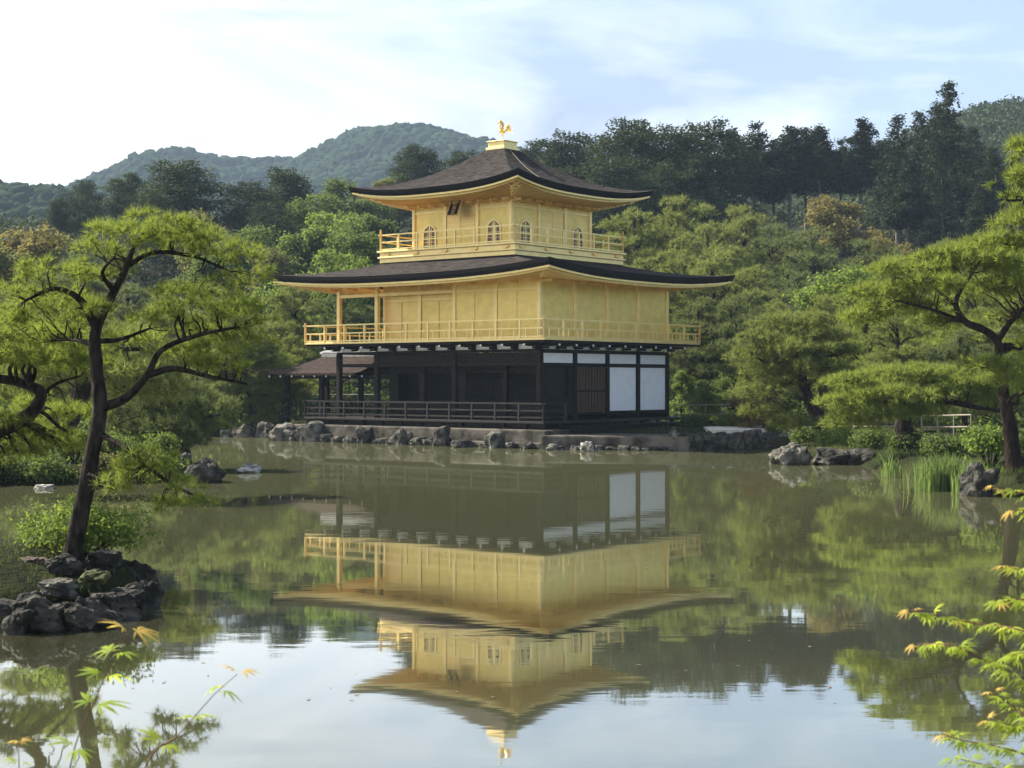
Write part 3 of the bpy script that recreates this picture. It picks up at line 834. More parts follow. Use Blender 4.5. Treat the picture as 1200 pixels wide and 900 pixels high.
# --- roofs
def roof(name, ic, ih, oh, zin, zmid, lift, power, th, wall, zwall, lp=2.6):
    """ic centre, ih inner half size, oh outer half size"""
    NS, NT = 97, 17
    V = []; Fq = []; VE = []; FE = []; VS = []; FS = []; VF = []; FF = []
    cs = [(-1, -1), (1, -1), (1, 1), (-1, 1)]
    soff = None
    for k in range(4):
        a, b_ = cs[k], cs[(k+1) % 4]
        base = len(V); be = len(VE); bs = len(VS); bf = len(VF)
        for i in range(NS):
            s = i/(NS-1); c = 2*s-1
            ex = a[0]+(b_[0]-a[0])*s; ey = a[1]+(b_[1]-a[1])*s
            up = lift*abs(c)**lp
            flare = 1+.012*abs(c)**3
            for j in range(NT):
                t = j/(NT-1)
                hx = ih[0]+(oh[0]*flare-ih[0])*t; hy = ih[1]+(oh[1]*flare-ih[1])*t
                z = zin+(zmid-zin)*(1-(1-t)**power)+up*t**2.2
                V.append((ic[0]+ex*hx, ic[1]+ey*hy, z))
            # edge: three rows, tucked under
            for q, (ins, dz) in enumerate(((0, 0), (.03, -th*.5), (.10, -th))):
                VE.append((ic[0]+ex*(oh[0]*flare-ins), ic[1]+ey*(oh[1]*flare-ins), zmid+up+dz-.001+(0 if q == 0 else .02*mnoise.noise(Vector((i*.9+k*50, q*3, 0))))))
            VE.append((ic[0]+ex*(oh[0]*flare-.25), ic[1]+ey*(oh[1]*flare-.25), zmid+up-th+.02))
            # gold fascia boards
            for (ins, dz) in ((.13, -th-.001), (.13, -th-.075), (.30, -th-.076), (.30, -th-.15), (.40, -th-.15)):
                VF.append((ic[0]+ex*(oh[0]*flare-ins), ic[1]+ey*(oh[1]*flare-ins), zmid+up+dz))
            for j in range(9):
                t = j/8
                wx = wall[0]-.05+(oh[0]*flare-.34-wall[0]+.05)*t; wy = wall[1]-.05+(oh[1]*flare-.34-wall[1]+.05)*t
                VS.append((ic[0]+ex*wx, ic[1]+ey*wy, zwall+(zmid-th-.10-zwall)*t+up*t**1.6))
        for i in range(NS-1):
            for j in range(NT-1):
                p = base+i*NT+j; Fq.append((p, p+1, p+NT+1, p+NT))
            for j in range(3):
                p = be+i*4+j; FE.append((p, p+1, p+5, p+4))
            for j in range(4):
                p = bf+i*5+j; FF.append((p, p+1, p+6, p+5))
            for j in range(8):
                p = bs+i*9+j; FS.append((p, p+9, p+10, p+1))
    w = MB(); w.add(V, Fq); rt = w.build(name, BARKROOF, pav, smooth=True)
    w = MB(); w.add(VE, FE); w.build('shingle_edge', BARKEDGE, rt, smooth=False)
    w = MB(); w.add(VF, FF); w.build('eave_fascia', GOLD_RAIL, rt)
    w = MB(); w.add(VS, FS); w.build('soffit', GOLD_DARK, rt, smooth=True)
    # rafters, one mesh per side (a pattern of the soffit)
    for k in range(4):
        w = MB(); a, b_ = cs[k], cs[(k+1) % 4]
        L = 2*(oh[0] if a[1] == b_[1] else oh[1])
        nr = int(L/.24)
        for i in range(1, nr):
            s = i/nr; c = 2*s-1; up = lift*abs(c)**lp
            ex = a[0]+(b_[0]-a[0])*s; ey = a[1]+(b_[1]-a[1])*s
            horiz = a[1] == b_[1]
            # rafters run square to the eave
            X1 = ic[0]+ex*(oh[0]-.36); Y1 = ic[1]+ey*(oh[1]-.36)
            if horiz: X0_, Y0_ = X1, ic[1]+ey*wall[1]
            else: X0_, Y0_ = ic[0]+ex*wall[0], Y1
            # outside the wall line the rafter starts at the hip
            f0 = 0.0
            if horiz and abs(X1-ic[0]) > wall[0]: f0 = (abs(X1-ic[0])-wall[0])/(oh[0]-wall[0])
            if not horiz and abs(Y1-ic[1]) > wall[1]: f0 = (abs(Y1-ic[1])-wall[1])/(oh[1]-wall[1])
            if f0 > .9: continue
            P1 = Vector((X1, Y1, zmid-th-.14+up)); 
            P0 = Vector((X0_, Y0_, zwall-.035))
            P0 = P0.lerp(Vector((X1, Y1, zwall-.035)), f0); P0.z = zwall+(zmid-th-.13-zwall)*f0+up*f0**1.6-.03
            w.beam(P0, P1, .055, .06)
        w.build('rafter_row', GOLD_RAIL, rt)
    return rt
r2 = roof('lower_roof', (cx, cy), (3.45, 3.45), (LL/2+2.0, SS/2+2.0), 7.42, 6.66, .31, 1.35, .27, (LL/2, SS/2), z2+.05)
# --- third storey
h3 = 3.62; s3 = 2.60
w = MB(); w.box(cx-h3, cx+h3, cy-h3, cy+h3, 7.40, 7.58); w.box(cx-h3-.07, cx+h3+.07, cy-h3-.07, cy+h3+.07, 7.583, 7.65)
w.box(cx-h3, cx+h3, cy-h3, cy+h3, 7.653, 7.82); part(w, 'upper_gallery_base', GOLD_RAIL, bevel=.012)
w = MB(); w.box(cx-h3-.09, cx+h3+.09, cy-h3-.09, cy+h3+.09, 7.823, 7.90); part(w, 'upper_gallery_floor', GOLD_RAIL, bevel=.01)
for k in range(5):
    u = -h3+.45+k*(2*h3-.9)/4
    for (x, y, ax) in ((cx+u, cy-h3-.03, 0), (cx+h3+.03, cy+u, 1)):
        w = MB()
        if ax == 0: w.box(x-.16, x+.16, y-.03, y+.02, 7.70, 7.78); w.box(x-.07, x+.07, y-.04, y+.02, 7.655, 7.70)
        else: w.box(x-.02, x+.03, y-.16, y+.16, 7.70, 7.78); w.box(x-.02, x+.04, y-.07, y+.07, 7.655, 7.70)
        part(w, 'gold_bracket', GOLD_DARK)
zt3 = 7.90
hh = h3-.03
for p, q in (((cx-hh, cy-hh), (cx+hh, cy-hh)), ((cx+hh, cy-hh), (cx+hh, cy+hh)), ((cx-hh, cy-hh), (cx-hh, cy+hh)), ((cx-hh, cy+hh), (cx+hh, cy+hh))):
    railing(pav, 'upper_railing', p, q, zt3, .66, GOLD_RAIL, 7, rails=(.10, .55, 1.0), pw=.07, rw=.05, half=False, tall_ends=.24)
z3 = 9.80
def arch(w_, h_, n=14):
    """cusped bell-shaped opening outline (x,z), z from 0"""
    pts = [(-w_/2*1.06, 0), (-w_/2, h_*.35), (-w_/2*.98, h_*.62)]
    for i in range(1, n):
        t = i/n; a = math.pi*(1-t)
        pts.append((math.cos(a)*w_/2*.97, h_*.62+math.sin(a)**.8*h_*.34+ (h_*.04*max(0, 1-abs(t-.5)*6))))
    pts += [(w_/2*.98, h_*.62), (w_/2, h_*.35), (w_/2*1.06, 0)]
    return pts
w = MB(); w.box(cx-s3, cx+s3, cy-s3, cy+s3, zt3, z3); part(w, 'third_storey_wall', GOLD)
bw = 2*s3/3
def facade(ox, oy, dx, dy, nx_, ny_):
    """build one face: origin at its left end, direction d, outward n"""
    def P(u, v, z): return (ox+dx*u+nx_*v, oy+dy*u+ny_*v, z)
    def bx(w, u0, u1, v0, v1, z0, z1):
        a = P(u0, v0, z0); b_ = P(u1, v1, z1); w.box(min(a[0], b_[0]), max(a[0], b_[0]), min(a[1], b_[1]), max(a[1], b_[1]), z0, z1)
    for i in range(4):
        if i == 3 and not (dx == 1): pass
        w = MB(); u = i*bw; bx(w, u-.075, u+.075, -.05, .06+.002*i, zt3+.002, z3); part(w, 'gold_pillar', GOLD_RAIL)
    w = MB()
    for i in range(3):
        bx(w, i*bw+.078, (i+1)*bw-.078, .002, .035, zt3+.01, zt3+.09); bx(w, i*bw+.078, (i+1)*bw-.078, .002, .045, 9.42, 9.50)
    pieces(w, 'gold_beam', GOLD_RAIL)
    for i in (0, 2):
        uc = (i+.5)*bw; zb = 8.02
        o2 = arch(.62, .90); o1 = arch(.76, .99)
        def ext(w, pts, v, z):
            n0 = len(w.v); w.v += [P(uc+a, v, z+b_) for a, b_ in pts]; w.f.append(tuple(range(n0, n0+len(pts))))
        w = MB(); n_ = len(o1)
        vs = [P(uc+a, .045, zb-.03+b_) for a, b_ in o1]+[P(uc+a, .045, zb+b_) for a, b_ in o2]+[P(uc+a, .002, zb-.03+b_) for a, b_ in o1]+[P(uc+a, .006, zb+b_) for a, b_ in o2]
        fs = []
        for j in range(n_-1):
            fs += [(j, j+1, n_+j+1, n_+j), (j, 2*n_+j, 2*n_+j+1, j+1), (n_+j, n_+j+1, 3*n_+j+1, 3*n_+j)]
        w.add(vs, fs); win = part(w, 'arched_window', GOLD_RAIL)
        w = MB(); ext(w, o2, .005, zb); w.build('pane', PANE, win)
        w = MB()
        for u_ in (-.10, .10): bx(w, uc+u_-.012, uc+u_+.012, .008, .02, zb, zb+.84)
        bx(w, uc-.03, uc+.03, .008, .026, zb, zb+.88)
        for z_ in (.22, .44, .64): bx(w, uc-.30, uc+.30, .010, .022, zb+z_-.011, zb+z_+.011)
        w.build('lattice', GOLD_RAIL, win)
    for k in range(2):
        u0 = bw+.10+k*(bw-.20)/2; u1 = u0+(bw-.20)/2-.015
        w = MB(); bx(w, u0, u1, .003, .03, zt3+.095, 9.41); dd = part(w, 'panelled_door', GOLD)
        w = MB()
        for q in range(3): bx(w, u0+.05+q*(u1-u0-.12)/2, u0+.07+q*(u1-u0-.12)/2, .031, .042, 8.65, 9.38)
        for z_ in (8.62, 8.86, 9.1, 9.34): bx(w, u0+.03, u1-.03, .043, .05, z_, z_+.03)
        w.build('muntin', GOLD_RAIL, dd)
        w = MB(); bx(w, u0+.07, u1-.07, .032, .036, 8.68, 9.32); w.build('door_pane', GOLD_DARK, dd)
facade(cx-s3, cy-s3, 1, 0, 0, -1)
facade(cx+s3, cy-s3, 0, 1, 1, 0)
facade(cx-s3, cy+s3, 0, -1, -1, 0)
for i in range(9):     # small bracket blocks under the upper eave
    u = -s3+i*2*s3/8
    for (x, y, dx, dy) in ((cx+u, cy-s3, 0, -1), (cx+s3, cy+u, 1, 0)):
        w = MB(); w.beam((x, y, 9.66), (x+dx*.5, y+dy*.5, 9.70), .09, .10); w.beam((x+dx*.32-dy*.16, y+dy*.32-dx*.16, 9.73), (x+dx*.32+dy*.16, y+dy*.32+dx*.16, 9.73), .08, .07)
        part(w, 'eave_bracket', GOLD_DARK)
for i in range(11):
    u = -LL+i*LL/10
    w = MB(); w.beam((u, -.05, 6.30), (u, -.6, 6.30), .09, .10); part(w, 'eave_bracket', GOLD_DARK)
for i in range(9):
    u = i*SS/8
    w = MB(); w.beam((.05, u, 6.30), (.6, u, 6.30), .09, .10); part(w, 'eave_bracket', GOLD_DARK)
r3 = roof('upper_roof', (cx, cy), (.50, .50), (4.50, 4.50), 12.16, 10.22, .36, 1.65, .24, (s3, s3), z3+.03, 2.8)
# hip cable (lightning conductor) down the right slope
w = MB()
pts = []
for t in np.linspace(.02, .80, 14):
    hx = .5+4.0*t; z = 12.16+(10.22-12.16)*(1-(1-t)**1.65)
    pts.append((cx+hx, cy-hx*.42, z+.04+.36*.42**2.8*t**2.2))
w.tube(pts, .010, 6); part(w, 'roof_cable', BAMBOO)
# --- finial base and bronze bird
w = MB(); w.box(cx-.50, cx+.50, cy-.50, cy+.50, 12.10, 12.25); w.box(cx-.43, cx+.43, cy-.43, cy+.43, 12.253, 12.48); w.box(cx-.47, cx+.47, cy-.47, cy+.47, 12.483, 12.53)
w.box(cx-.14, cx+.14, cy-.14, cy+.14, 12.533, 12.60)
part(w, 'finial_base', GOLD_RAIL, bevel=.01)
bird = MB()
zb = 12.60
# the bird faces left along the front of the building
def BP(u, v, z): return (cx-u*.88+v*.25, cy-v-u*.1, zb+z)
bird.tube([BP(-.10, 0, .30), BP(-.04, 0, .32), BP(.06, 0, .36), BP(.14, 0, .44), BP(.17, 0, .55), BP(.15, 0, .66), BP(.16, 0, .74)], [.04, .085, .10, .075, .045, .035, .035], 10)
bird.tube([BP(.10, 0, .74), BP(.17, 0, .76), BP(.21, 0, .75), BP(.28, 0, .71)], [.03, .055, .045, .008], 8)
for k in range(3): bird.tube([BP(.14-.03*k, 0, .79), BP(.12-.05*k, 0, .88-.02*k)], [.018, .004], 5)
bd = part(bird, 'phoenix_statue', GOLD_RAIL, smooth=True)
for v in (-.05, .05):
    w = MB(); w.tube([BP(.02, v, .30), BP(.0, v, .16), BP(.02, v, 0)], [.022, .014, .014], 6); w.tube([BP(-.03, v, .01), BP(.09, v, .01)], [.012, .008], 5); w.build('leg', GOLD_RAIL, bd)
for sgn in (-1, 1):
    w = MB()
    for k in range(6):
        a = .35+.22*k
        p0 = BP(.05-.03*k, sgn*.07, .38); p1 = BP(-.05-.40*math.cos(a)*.6, sgn*(.22+.03*k), .42+.36*math.sin(a)); 
        w.tube([p0, tuple((np.array(p0)+np.array(p1))/2+np.array([0, 0, .05])), p1], [.035, .035, .008], 5)
    w.build('wing', GOLD_RAIL, bd)
w = MB()
for k in range(7):
    a = -.35+.2*k
    m_ = BP(-.30, (k-3)*.02, .38+.18*math.sin(a+.4)); e_ = BP(-.52-.05*(k % 2), (k-3)*.035, .30+.34*math.sin(a)+.05)
    w.tube([BP(-.08, 0, .33), m_, e_], [.03, .028, .008], 5)
w.build('tail', GOLD_RAIL, bd)
# --- name board under the upper eave
w = MB(); w.box(-.27, .27, -.03, .03, -.33, .33)
sb = part(w, 'name_board', DARKWOOD, bevel=.01)
sb.location = (cx+.0, cy-s3-.42, 9.50); sb.rotation_euler = (R(-24), 0, 0)
w = MB(); w.box(-.31, .31, -.045, -.015, .33, .38); w.box(-.31, .31, -.045, -.015, -.38, -.33); w.box(-.32, -.27, -.045, -.015, -.33, .33); w.box(.27, .32, -.045, -.015, -.33, .33)
w.build('board_frame', GOLD_RAIL, sb)
for i, ch in enumerate('\u7a76\u7adf\u9802'):
    cu = bpy.data.curves.new('lettering', 'FONT'); cu.body = ch; cu.size = .21; cu.align_x = 'CENTER'; cu.align_y = 'CENTER'; cu.extrude = .004; cu.offset = .003
    o = bpy.data.objects.new('lettering', cu); COL.objects.link(o)
    bpy.context.view_layer.update()
    me = bpy.data.meshes.new_from_object(o.evaluated_get(bpy.context.evaluated_depsgraph_get()))
    bpy.data.objects.remove(o)
    me.materials.clear(); o = link('lettering', me, GOLD_RAIL, sb)
    o.location = (0, -.038, .215-i*.215); o.rotation_euler = (R(90), 0, 0)

# --- fishing deck wing at the left
fd = MB(); fd.box(-LL-5.6, -LL-1.1, 1.7, 4.5, .88, .97); fdo = part(fd, 'fishing_deck', DECKWOOD)
for x in (-LL-5.2, -LL-3.0):
    for y in (1.85, 4.3):
        w = MB(); w.box(x-.09, x+.09, y-.09, y+.09, -.4, 2.95); w.build('deck_pillar', DARKWOOD, fdo)
w = MB()
w.box(-LL-5.2, -LL-.1, 1.80, 1.90, 2.62, 2.74); w.box(-LL-5.2, -LL-.1, 4.25, 4.35, 2.62, 2.74); w.box(-LL-5.25, -LL-5.15, 1.91, 4.24, 2.62, 2.74)
w.build('deck_beam', DARKWOOD, fdo)
for p, q in (((-LL-5.4, 1.75), (-LL-1.1, 1.75)), ((-LL-5.4, 4.4), (-LL-1.1, 4.4)), ((-LL-5.4, 1.75), (-LL-5.4, 4.4))):
    a, b_ = Vector((*p, 0)), Vector((*q, 0)); w = MB()
    for z in (1.15, 1.38, 1.60): w.beam(a+Vector((0, 0, z)), b_+Vector((0, 0, z)), .05, .05)
    for i in range(6):
        c = a.lerp(b_, i/5); w.box(c.x-.03, c.x+.03, c.y-.03, c.y+.03, .97, 1.62)
    w.build('deck_railing', DECKWOOD, fdo)
# hipped roof with a ridge running out from the pavilion
w = MB()
xa, xb = -LL-5.75, -LL+.1; ya, yb = .75, 5.4; ym = 3.07
NS = 15
def fr(u, t, side):
    """u along ridge 0..1, t 0 ridge ..1 eave"""
    zr, ze = 3.66, 2.86
    rx0 = xa+1.75
    x = (rx0+(xb-rx0)*u)*(1-t)+(xa+(xb-xa)*u)*t
    y = ym+side*(yb-ya)/2*t
    up = .16*max(0, 1-u*3)**2*t**2
    return (x, y, zr+(ze-zr)*(1-(1-t)**1.45)+up)
for side in (-1, 1):
    vs = [fr(i/(NS-1), j/8, side) for i in range(NS) for j in range(9)]
    fs = [(i*9+j, i*9+j+1, i*9+j+10, i*9+j+9) for i in range(NS-1) for j in range(8)]
    w.add(vs, fs)
    w.add([tuple(np.array(v)-np.array([0, 0, .10])) for v in vs], fs)
    e = [fr(i/(NS-1), 1, side) for i in range(NS)]
    w.add(e+[(a, b_, c-.10) for a, b_, c in e], [(i, i+1, NS+i+1, NS+i) for i in range(NS-1)])
vs = []; 
for i in range(9):
    c = -1+2*i/8
    for j in range(9):
        t = j/8
        x = (xa+1.75)*(1-t)+xa*t; up = .16*abs(c)**2*t**2
        vs.append((x, ym+c*(yb-ya)/2*t, 3.66+(2.86-3.66)*(1-(1-t)**1.45)+up))
w.add(vs, [(i*9+j, i*9+j+1, i*9+j+10, i*9+j+9) for i in range(8) for j in range(8)])
e = [vs[i*9+8] for i in range(9)]
w.add(e+[(a, b_, c-.10) for a, b_, c in e], [(i, i+1, 10+i, 9+i) for i in range(8)])
dr_ = w.build('deck_roof', BROWNROOF, fdo, smooth=True)
w = MB(); w.box(xa+1.6, xb, ym-.13, ym+.13, 3.60, 3.74); w.tube([(xa+1.45, ym, 3.74), (xa+1.7, ym, 3.80), (xb, ym, 3.80)], .09, 8)
w.build('ridge_cap', mat('grey_ridge_tile', (.26, .26, .255), rough=.5, var=.2, nscale=8), fdo)
w = MB()
for i in range(8): 
    x = xa+.5+i*.72; w.beam((x, ya+.12, 2.74), (x, ym, 3.4), .06, .06); w.box(x-.03, x+.03, ya+.085, ya+.115, 2.70, 2.77)
w.build('roof_rafter', DARKWOOD, fdo)
w = MB()
for i in range(9):
    x = xa+.5+i*.72; w.box(x-.035, x+.035, ya+.05, ya+.08, 2.69, 2.76)
pieces(w, 'rafter_cap', WHITE, fdo)

# --- embankment in front of and beside the pavilion
emb = MB()
def wpt(x, y, z): 
    a = loc2w(x, y); return (a[0], a[1], z)
def prism(mb, pts, z0, z1):
    n_ = len(pts); mb.add([(x, y, z0) for x, y in pts]+[(x, y, z1) for x, y in pts],
                          [tuple(reversed(range(n_))), tuple(range(n_, 2*n_))]+[(i, (i+1) % n_, n_+(i+1) % n_, n_+i) for i in range(n_)])
prism(emb, [loc2w(1.45, -1.80), (6.25, 55.75), (7.4, 57.0), (6.6, 61.5), loc2w(1.42, 8.0)], -.8, .50)
tag(emb.build('stone_terrace', FOUND, bevel=.06), 'low flat stone terrace at the pond edge below the white panels of the pavilion', 'stone terrace')
emb = MB(); prism(emb, [loc2w(1.4, -1.70), loc2w(-12.2, -1.70), loc2w(-12.2, -1.455), loc2w(1.4, -1.455)][::-1], -.8, .22)
tag(emb.build('stone_kerb', FOUND, bevel=.05), 'long low stone kerb at the waterline under the black veranda railing', 'stone kerb')
# ================================================================== ROCKS ON THE SHORE
G1 = 'rocks along the pavilion embankment'
def wl_y(X, Y): return HZ + F*CAM_H/Y
edge_rocks = [  # (local x along the front, width px, height px, label, material)
    (-12.0, 30, 18, 'pale split boulder under the left end of the veranda railing', ROCK),
    (-11.2, 16, 12, 'small grey stone tucked right of the split boulder under the veranda', ROCK),
    (-10.4, 28, 20, 'large angular grey boulder under the leftmost pillar of the veranda', ROCK),
    (-9.6, 12, 8, 'little dark stone beside the large angular boulder under the veranda', ROCKDARK),
    (-8.9, 12, 6, 'tiny low stone at the waterline below the gap between the left pillars', ROCK),
    (-8.2, 13, 6, 'flat low waterline stone below the second front pillar', ROCK),
    (-7.3, 18, 17, 'dark upright rock leaning on the kerb below the second front pillar', ROCKDARK),
    (-5.3, 24, 17, 'broad grey rock on the kerb, left of the front middle pillar', ROCK),
    (-4.5, 14, 8, 'small grey stone right of the broad kerb rock near the middle pillar', ROCK),
    (-3.2, 18, 20, 'tall dark block of rock against the kerb, right of the middle pillar', ROCKDARK),
    (-1.9, 18, 8, 'dark low rock lying in the water before the kerb near the front corner', ROCKDARK),
    (-.6, 20, 17, 'grey-brown rock against the kerb just left of the front corner', ROCK),
]
for i, (lx, wp, hp, lab, m) in enumerate(edge_rocks):
    X, Y = loc2w(lx, -1.95 - (.5 if 'lying in the water' in lab else 0))
    rock(600+F*X/Y, wl_y(X, Y), wp*1.25, hp*1.2, lab, m, D=Y-.2, group=G1, k=i)
RN = np.random.default_rng(3)
for i in range(30):
    lx = -12.3+i*.46+RN.normal()*.1
    X, Y = loc2w(lx, -1.78-RN.uniform(0, .15))
    rock(600+F*X/Y, wl_y(X, Y), RN.uniform(11, 19), RN.uniform(5, 11), 'small rubble stone filling between the larger rocks under the veranda', ROCKDARK if i % 3 else ROCK, D=Y-.1, group='rubble stones along the waterline', k=i)
for i in range(11):
    px = 646+i*14+RN.normal()*2
    rock(px, 527, RN.uniform(12, 19), RN.uniform(4, 9), 'small rubble stone at the foot of the flat terrace', ROCKDARK if i % 2 else ROCK, D=56.4-i*.06, group='rubble stones below the terrace', k=i)
rock(626, 524.5, 15, 15, 'small pale pointed stone at the front corner of the pavilion base', ROCKPALE, group=G1, k=3)
rock(688, 529, 17, 12, 'whitish squat stone in the water before the terrace', ROCKPALE, group=G1, k=0, hi=True)
rock(721, 527, 11, 9, 'smaller whitish stone in the water, right of the squat white one', ROCKPALE, group=G1, k=4)
rock(733, 527, 10, 8, 'small grey stone touching the smaller white stone by the terrace', ROCK, group=G1, k=5)
G2 = 'stones of the rough shore wall right of the pavilion'
for i, (px, wp, hp) in enumerate([(792, 22, 22), (805, 18, 16), (818, 20, 15), (834, 22, 17), (850, 20, 16), (866, 22, 16), (884, 24, 19), (902, 22, 17)]):
    X = (px-600)/F*56
    rock(px, 528.3, wp+6, hp+6, ['tall stone at the right end of the flat terrace', 'small stone second from the terrace end in the shore wall', 'third stone of the shore wall, low and rounded', 'fourth stone of the shore wall, below the pale gravel', 'middle stone of the shore wall, squarish', 'stone of the shore wall below the russet maple', 'wide stone of the shore wall near the big grey boulder', 'last stone of the shore wall, beside the big grey boulder'][i], ROCKDARK if i else ROCK, D=55.9, group=G2, k=i)
G3 = 'boulders along the right bank'
rock(931, 545, 52, 27, 'big pale-topped grey boulder at the left tip of the right bank', ROCK, group=G3, k=1, hi=True)
rock(978, 545, 40, 20, 'dark flat boulder right of the big pale-topped boulder', ROCKDARK, group=G3, k=2)
rock(1012, 545, 36, 19, 'dark boulder under the low pine bough', ROCKDARK, group=G3, k=4)
rock(1042, 545, 26, 15, 'small dark boulder left of the thin reeds', ROCKDARK, group=G3, k=5)
rock(1079, 546, 30, 33, 'bluish pale upright boulder behind the reeds', mat('rock_blue', (.36, .38, .42), rough=.85, col2=(.08, .09, .10), nscale=3, bump=.8, bscale=9), group=G3, k=6)
rock(1152, 582, 46, 40, 'black rounded boulder at the waterline right of the reeds', ROCKDARK, group=G3, k=0, hi=True)
rock(1186, 572, 30, 26, 'dark rock at the foot of the leaning pine trunk', ROCKDARK, D=36.5, group=G3, k=3, zb=.1)
rock(1115, 548, 24, 20, 'dark rock half hidden behind the reeds', ROCKDARK, D=39, group=G3, k=2, zb=.15)
G4 = 'rocks on the left and far-left shore'
rock(237, 566, 50, 30, 'dark flat-topped boulder at the tip of the left shore with grass on it', ROCKDARK, group=G4, k=1, hi=True, rz=.3)
rock(212, 557, 26, 22, 'dark rock just left of the flat-topped boulder', ROCKDARK, D=41.5, group=G4, k=3, zb=.1)
rock(290, 554, 30, 11, 'small pale-topped rock alone in the open water', ROCKPALE, group=G4, k=1, hi=True)
rock(50, 573, 24, 5, 'tiny pale stone in the water off the left shore', ROCKPALE, group=G4, k=2, hi=True)
rock(165, 545, 34, 26, 'dark rock under the shrubs of the left shore', ROCKDARK, D=44, group=G4, k=5, zb=.1)
rock(108, 497, 26, 10, 'pale stone lying on the mossy ground behind the leaning pine', ROCKPALE, D=50, group=G4, k=6, zb=.5)
rock(284, 512, 34, 16, 'grey boulder on the far shore under the dark pine', ROCK, D=69, group=G4, k=0)
rock(310, 512, 24, 19, 'pale grey rock on the far shore beside the boulder under the dark pine', ROCK, D=69, group=G4, k=1)
rock(336, 515, 26, 13, 'low dark rock at the foot of the fishing deck pillar', ROCKDARK, D=67, group=G4, k=2)
rock(356, 516, 20, 10, 'small grey rock between the fishing deck pillar and the veranda', ROCK, D=65.5, group=G4, k=3)
rock(264, 511, 14, 8, 'small pale stone on the far shore, left of the grey boulder', ROCKPALE, D=70, group=G4, k=4)
# near islet
G5 = 'rocks of the near islet'
def irock(px, py, wp, hp, D, lab, m, k, zb=0., rz=None):
    return rock(px, 0, wp, hp, lab, m, D=D, group=G5, k=k, hi=True, zb=zb, rz=rz, name='islet_rock')
irock(20, 745, 90, 45, 15.3, 'wide black waterline rock at the left edge of the near islet', ROCKDARK, 0)
irock(92, 740, 78, 38, 15.5, 'dark craggy rock at the front of the near islet below the trunk', ROCKDARK, 1)
irock(128, 725, 64, 33, 16.2, 'grey streaked rock on the near islet, right of the craggy front rock', ROCKDARK, 2)
irock(165, 706, 46, 32, 17.0, 'dark rock forming the right tip of the near islet', ROCKDARK, 0, 0, 1.0)
irock(147, 680, 66, 33, 17.6, 'tallest pointed rock on the near islet behind the right tip', ROCKDARK, 1, .12, 2.2)
irock(62, 715, 44, 19, 15.9, 'pale-streaked small rock on the near islet below the trunk', ROCK, 2, .28)
irock(30, 680, 50, 14, 17.0, 'flat reddish-brown rock at the upper left of the near islet', mat('rock_brown', (.17, .10, .07), rough=.9, col2=(.04, .035, .03), nscale=4, bump=.8), 0, .42)
irock(8, 672, 40, 16, 17.8, 'dark rock at the far left edge of the near islet', ROCKDARK, 2, .35)
irock(70, 690, 50, 22, 16.9, 'dark rock against the foot of the near pine trunk', ROCKDARK, 1, .40, .4)
irock(118, 690, 44, 26, 17.2, 'dark rock right of the near pine trunk foot', ROCKDARK, 2, .36, 1.7)
irock(148, 712, 34, 19, 16.5, 'small dark rock wedged between the front rocks of the near islet', ROCKDARK, 0, .15, 2.9)
irock(50, 735, 40, 26, 15.35, 'small dark rock between the two front rocks of the near islet', ROCKDARK, 2, .05, 4.0)
irock(108, 705, 36, 15, 16.4, 'mossy rounded rock in the middle of the near islet', mat('rock_moss', (.09, .10, .03), rough=.95, col2=(.03, .035, .015), nscale=6, bump=.8), 1, .36)

# ================================================================== NEAR PINES (hand laid)
print('hand pines')
rng = np.random.default_rng(5)
dh = dict(sprays=27, rs=.085, tufts=6)
hand_pine('pine_tree', 'near pine with a dark leaning trunk rising from the rocky islet at left', 17.2,
    [(78, 684, 0), (92, 615, 0), (106, 545, 0), (117, 478, 0), (113, 430, .05), (112, 385, .1), (134, 342, .1), (148, 312, .1), (158, 285, .05)],
    [.120, .098, .088, .080, .068, .060, .045, .034, .02],
    [([(117, 478, 0), (148, 466, -.1), (172, 440, -.2), (190, 410, -.2), (235, 392, -.25), (285, 382, -.3)], .055, .014),
     ([(172, 440, -.2), (205, 432, -.1), (240, 440, 0), (290, 450, .1)], .04, .014),
     ([(112, 385, .1), (95, 352, 0), (65, 338, -.1), (30, 352, -.2)], .05, .015),
     ([(113, 400, .1), (140, 398, .3), (175, 385, .5)], .035, .014),
     ([(148, 312, .1), (180, 296, .2), (225, 300, .3), (270, 318, .3)], .035, .012),
     ([(112, 505, 0), (150, 528, -.3), (190, 560, -.4), (215, 575, -.5)], .035, .012),
     ([(134, 342, .1), (120, 320, -.4), (135, 300, -.6)], .03, .01),
     ([(112, 405, .1), (85, 398, .5), (50, 400, .8)], .035, .012)],
    [(178, 268, 62, 16, .1), (222, 282, 58, 18, .3), (140, 282, 45, 15, -.3), (262, 300, 45, 18, .3), (60, 374, 45, 11, .2), (130, 320, 36, 9, .5), (208, 344, 42, 10, .3), (165, 402, 38, 9, .7), (255, 432, 40, 10, .1), (100, 362, 36, 9, .1),
     (120, 300, 42, 13, .3), (75, 320, 52, 19, -.1), (30, 345, 45, 20, -.2), (60, 352, 52, 14, .4), (5, 372, 40, 18, .1),
     (288, 330, 38, 20, .3), (235, 362, 62, 18, -.3), (285, 375, 45, 20, -.3), (200, 376, 45, 16, .4), (248, 392, 50, 15, .4), 
     (283, 402, 34, 14, -.1), (240, 415, 42, 12, .2), (60, 396, 45, 13, .8),
     (182, 548, 42, 13, -.4), (150, 560, 36, 12, -.1), (212, 578, 30, 16, -.5), (165, 532, 26, 9, -.6), (130, 572, 18, 9, -.3), (236, 592, 16, 9, -.5), (196, 592, 20, 8, -.3)],
    dh, N_HERO, BARK, K=22, ln=.105, wd=.0075, depth=.85)
dl = dict(sprays=40, rs=.09, tufts=6)
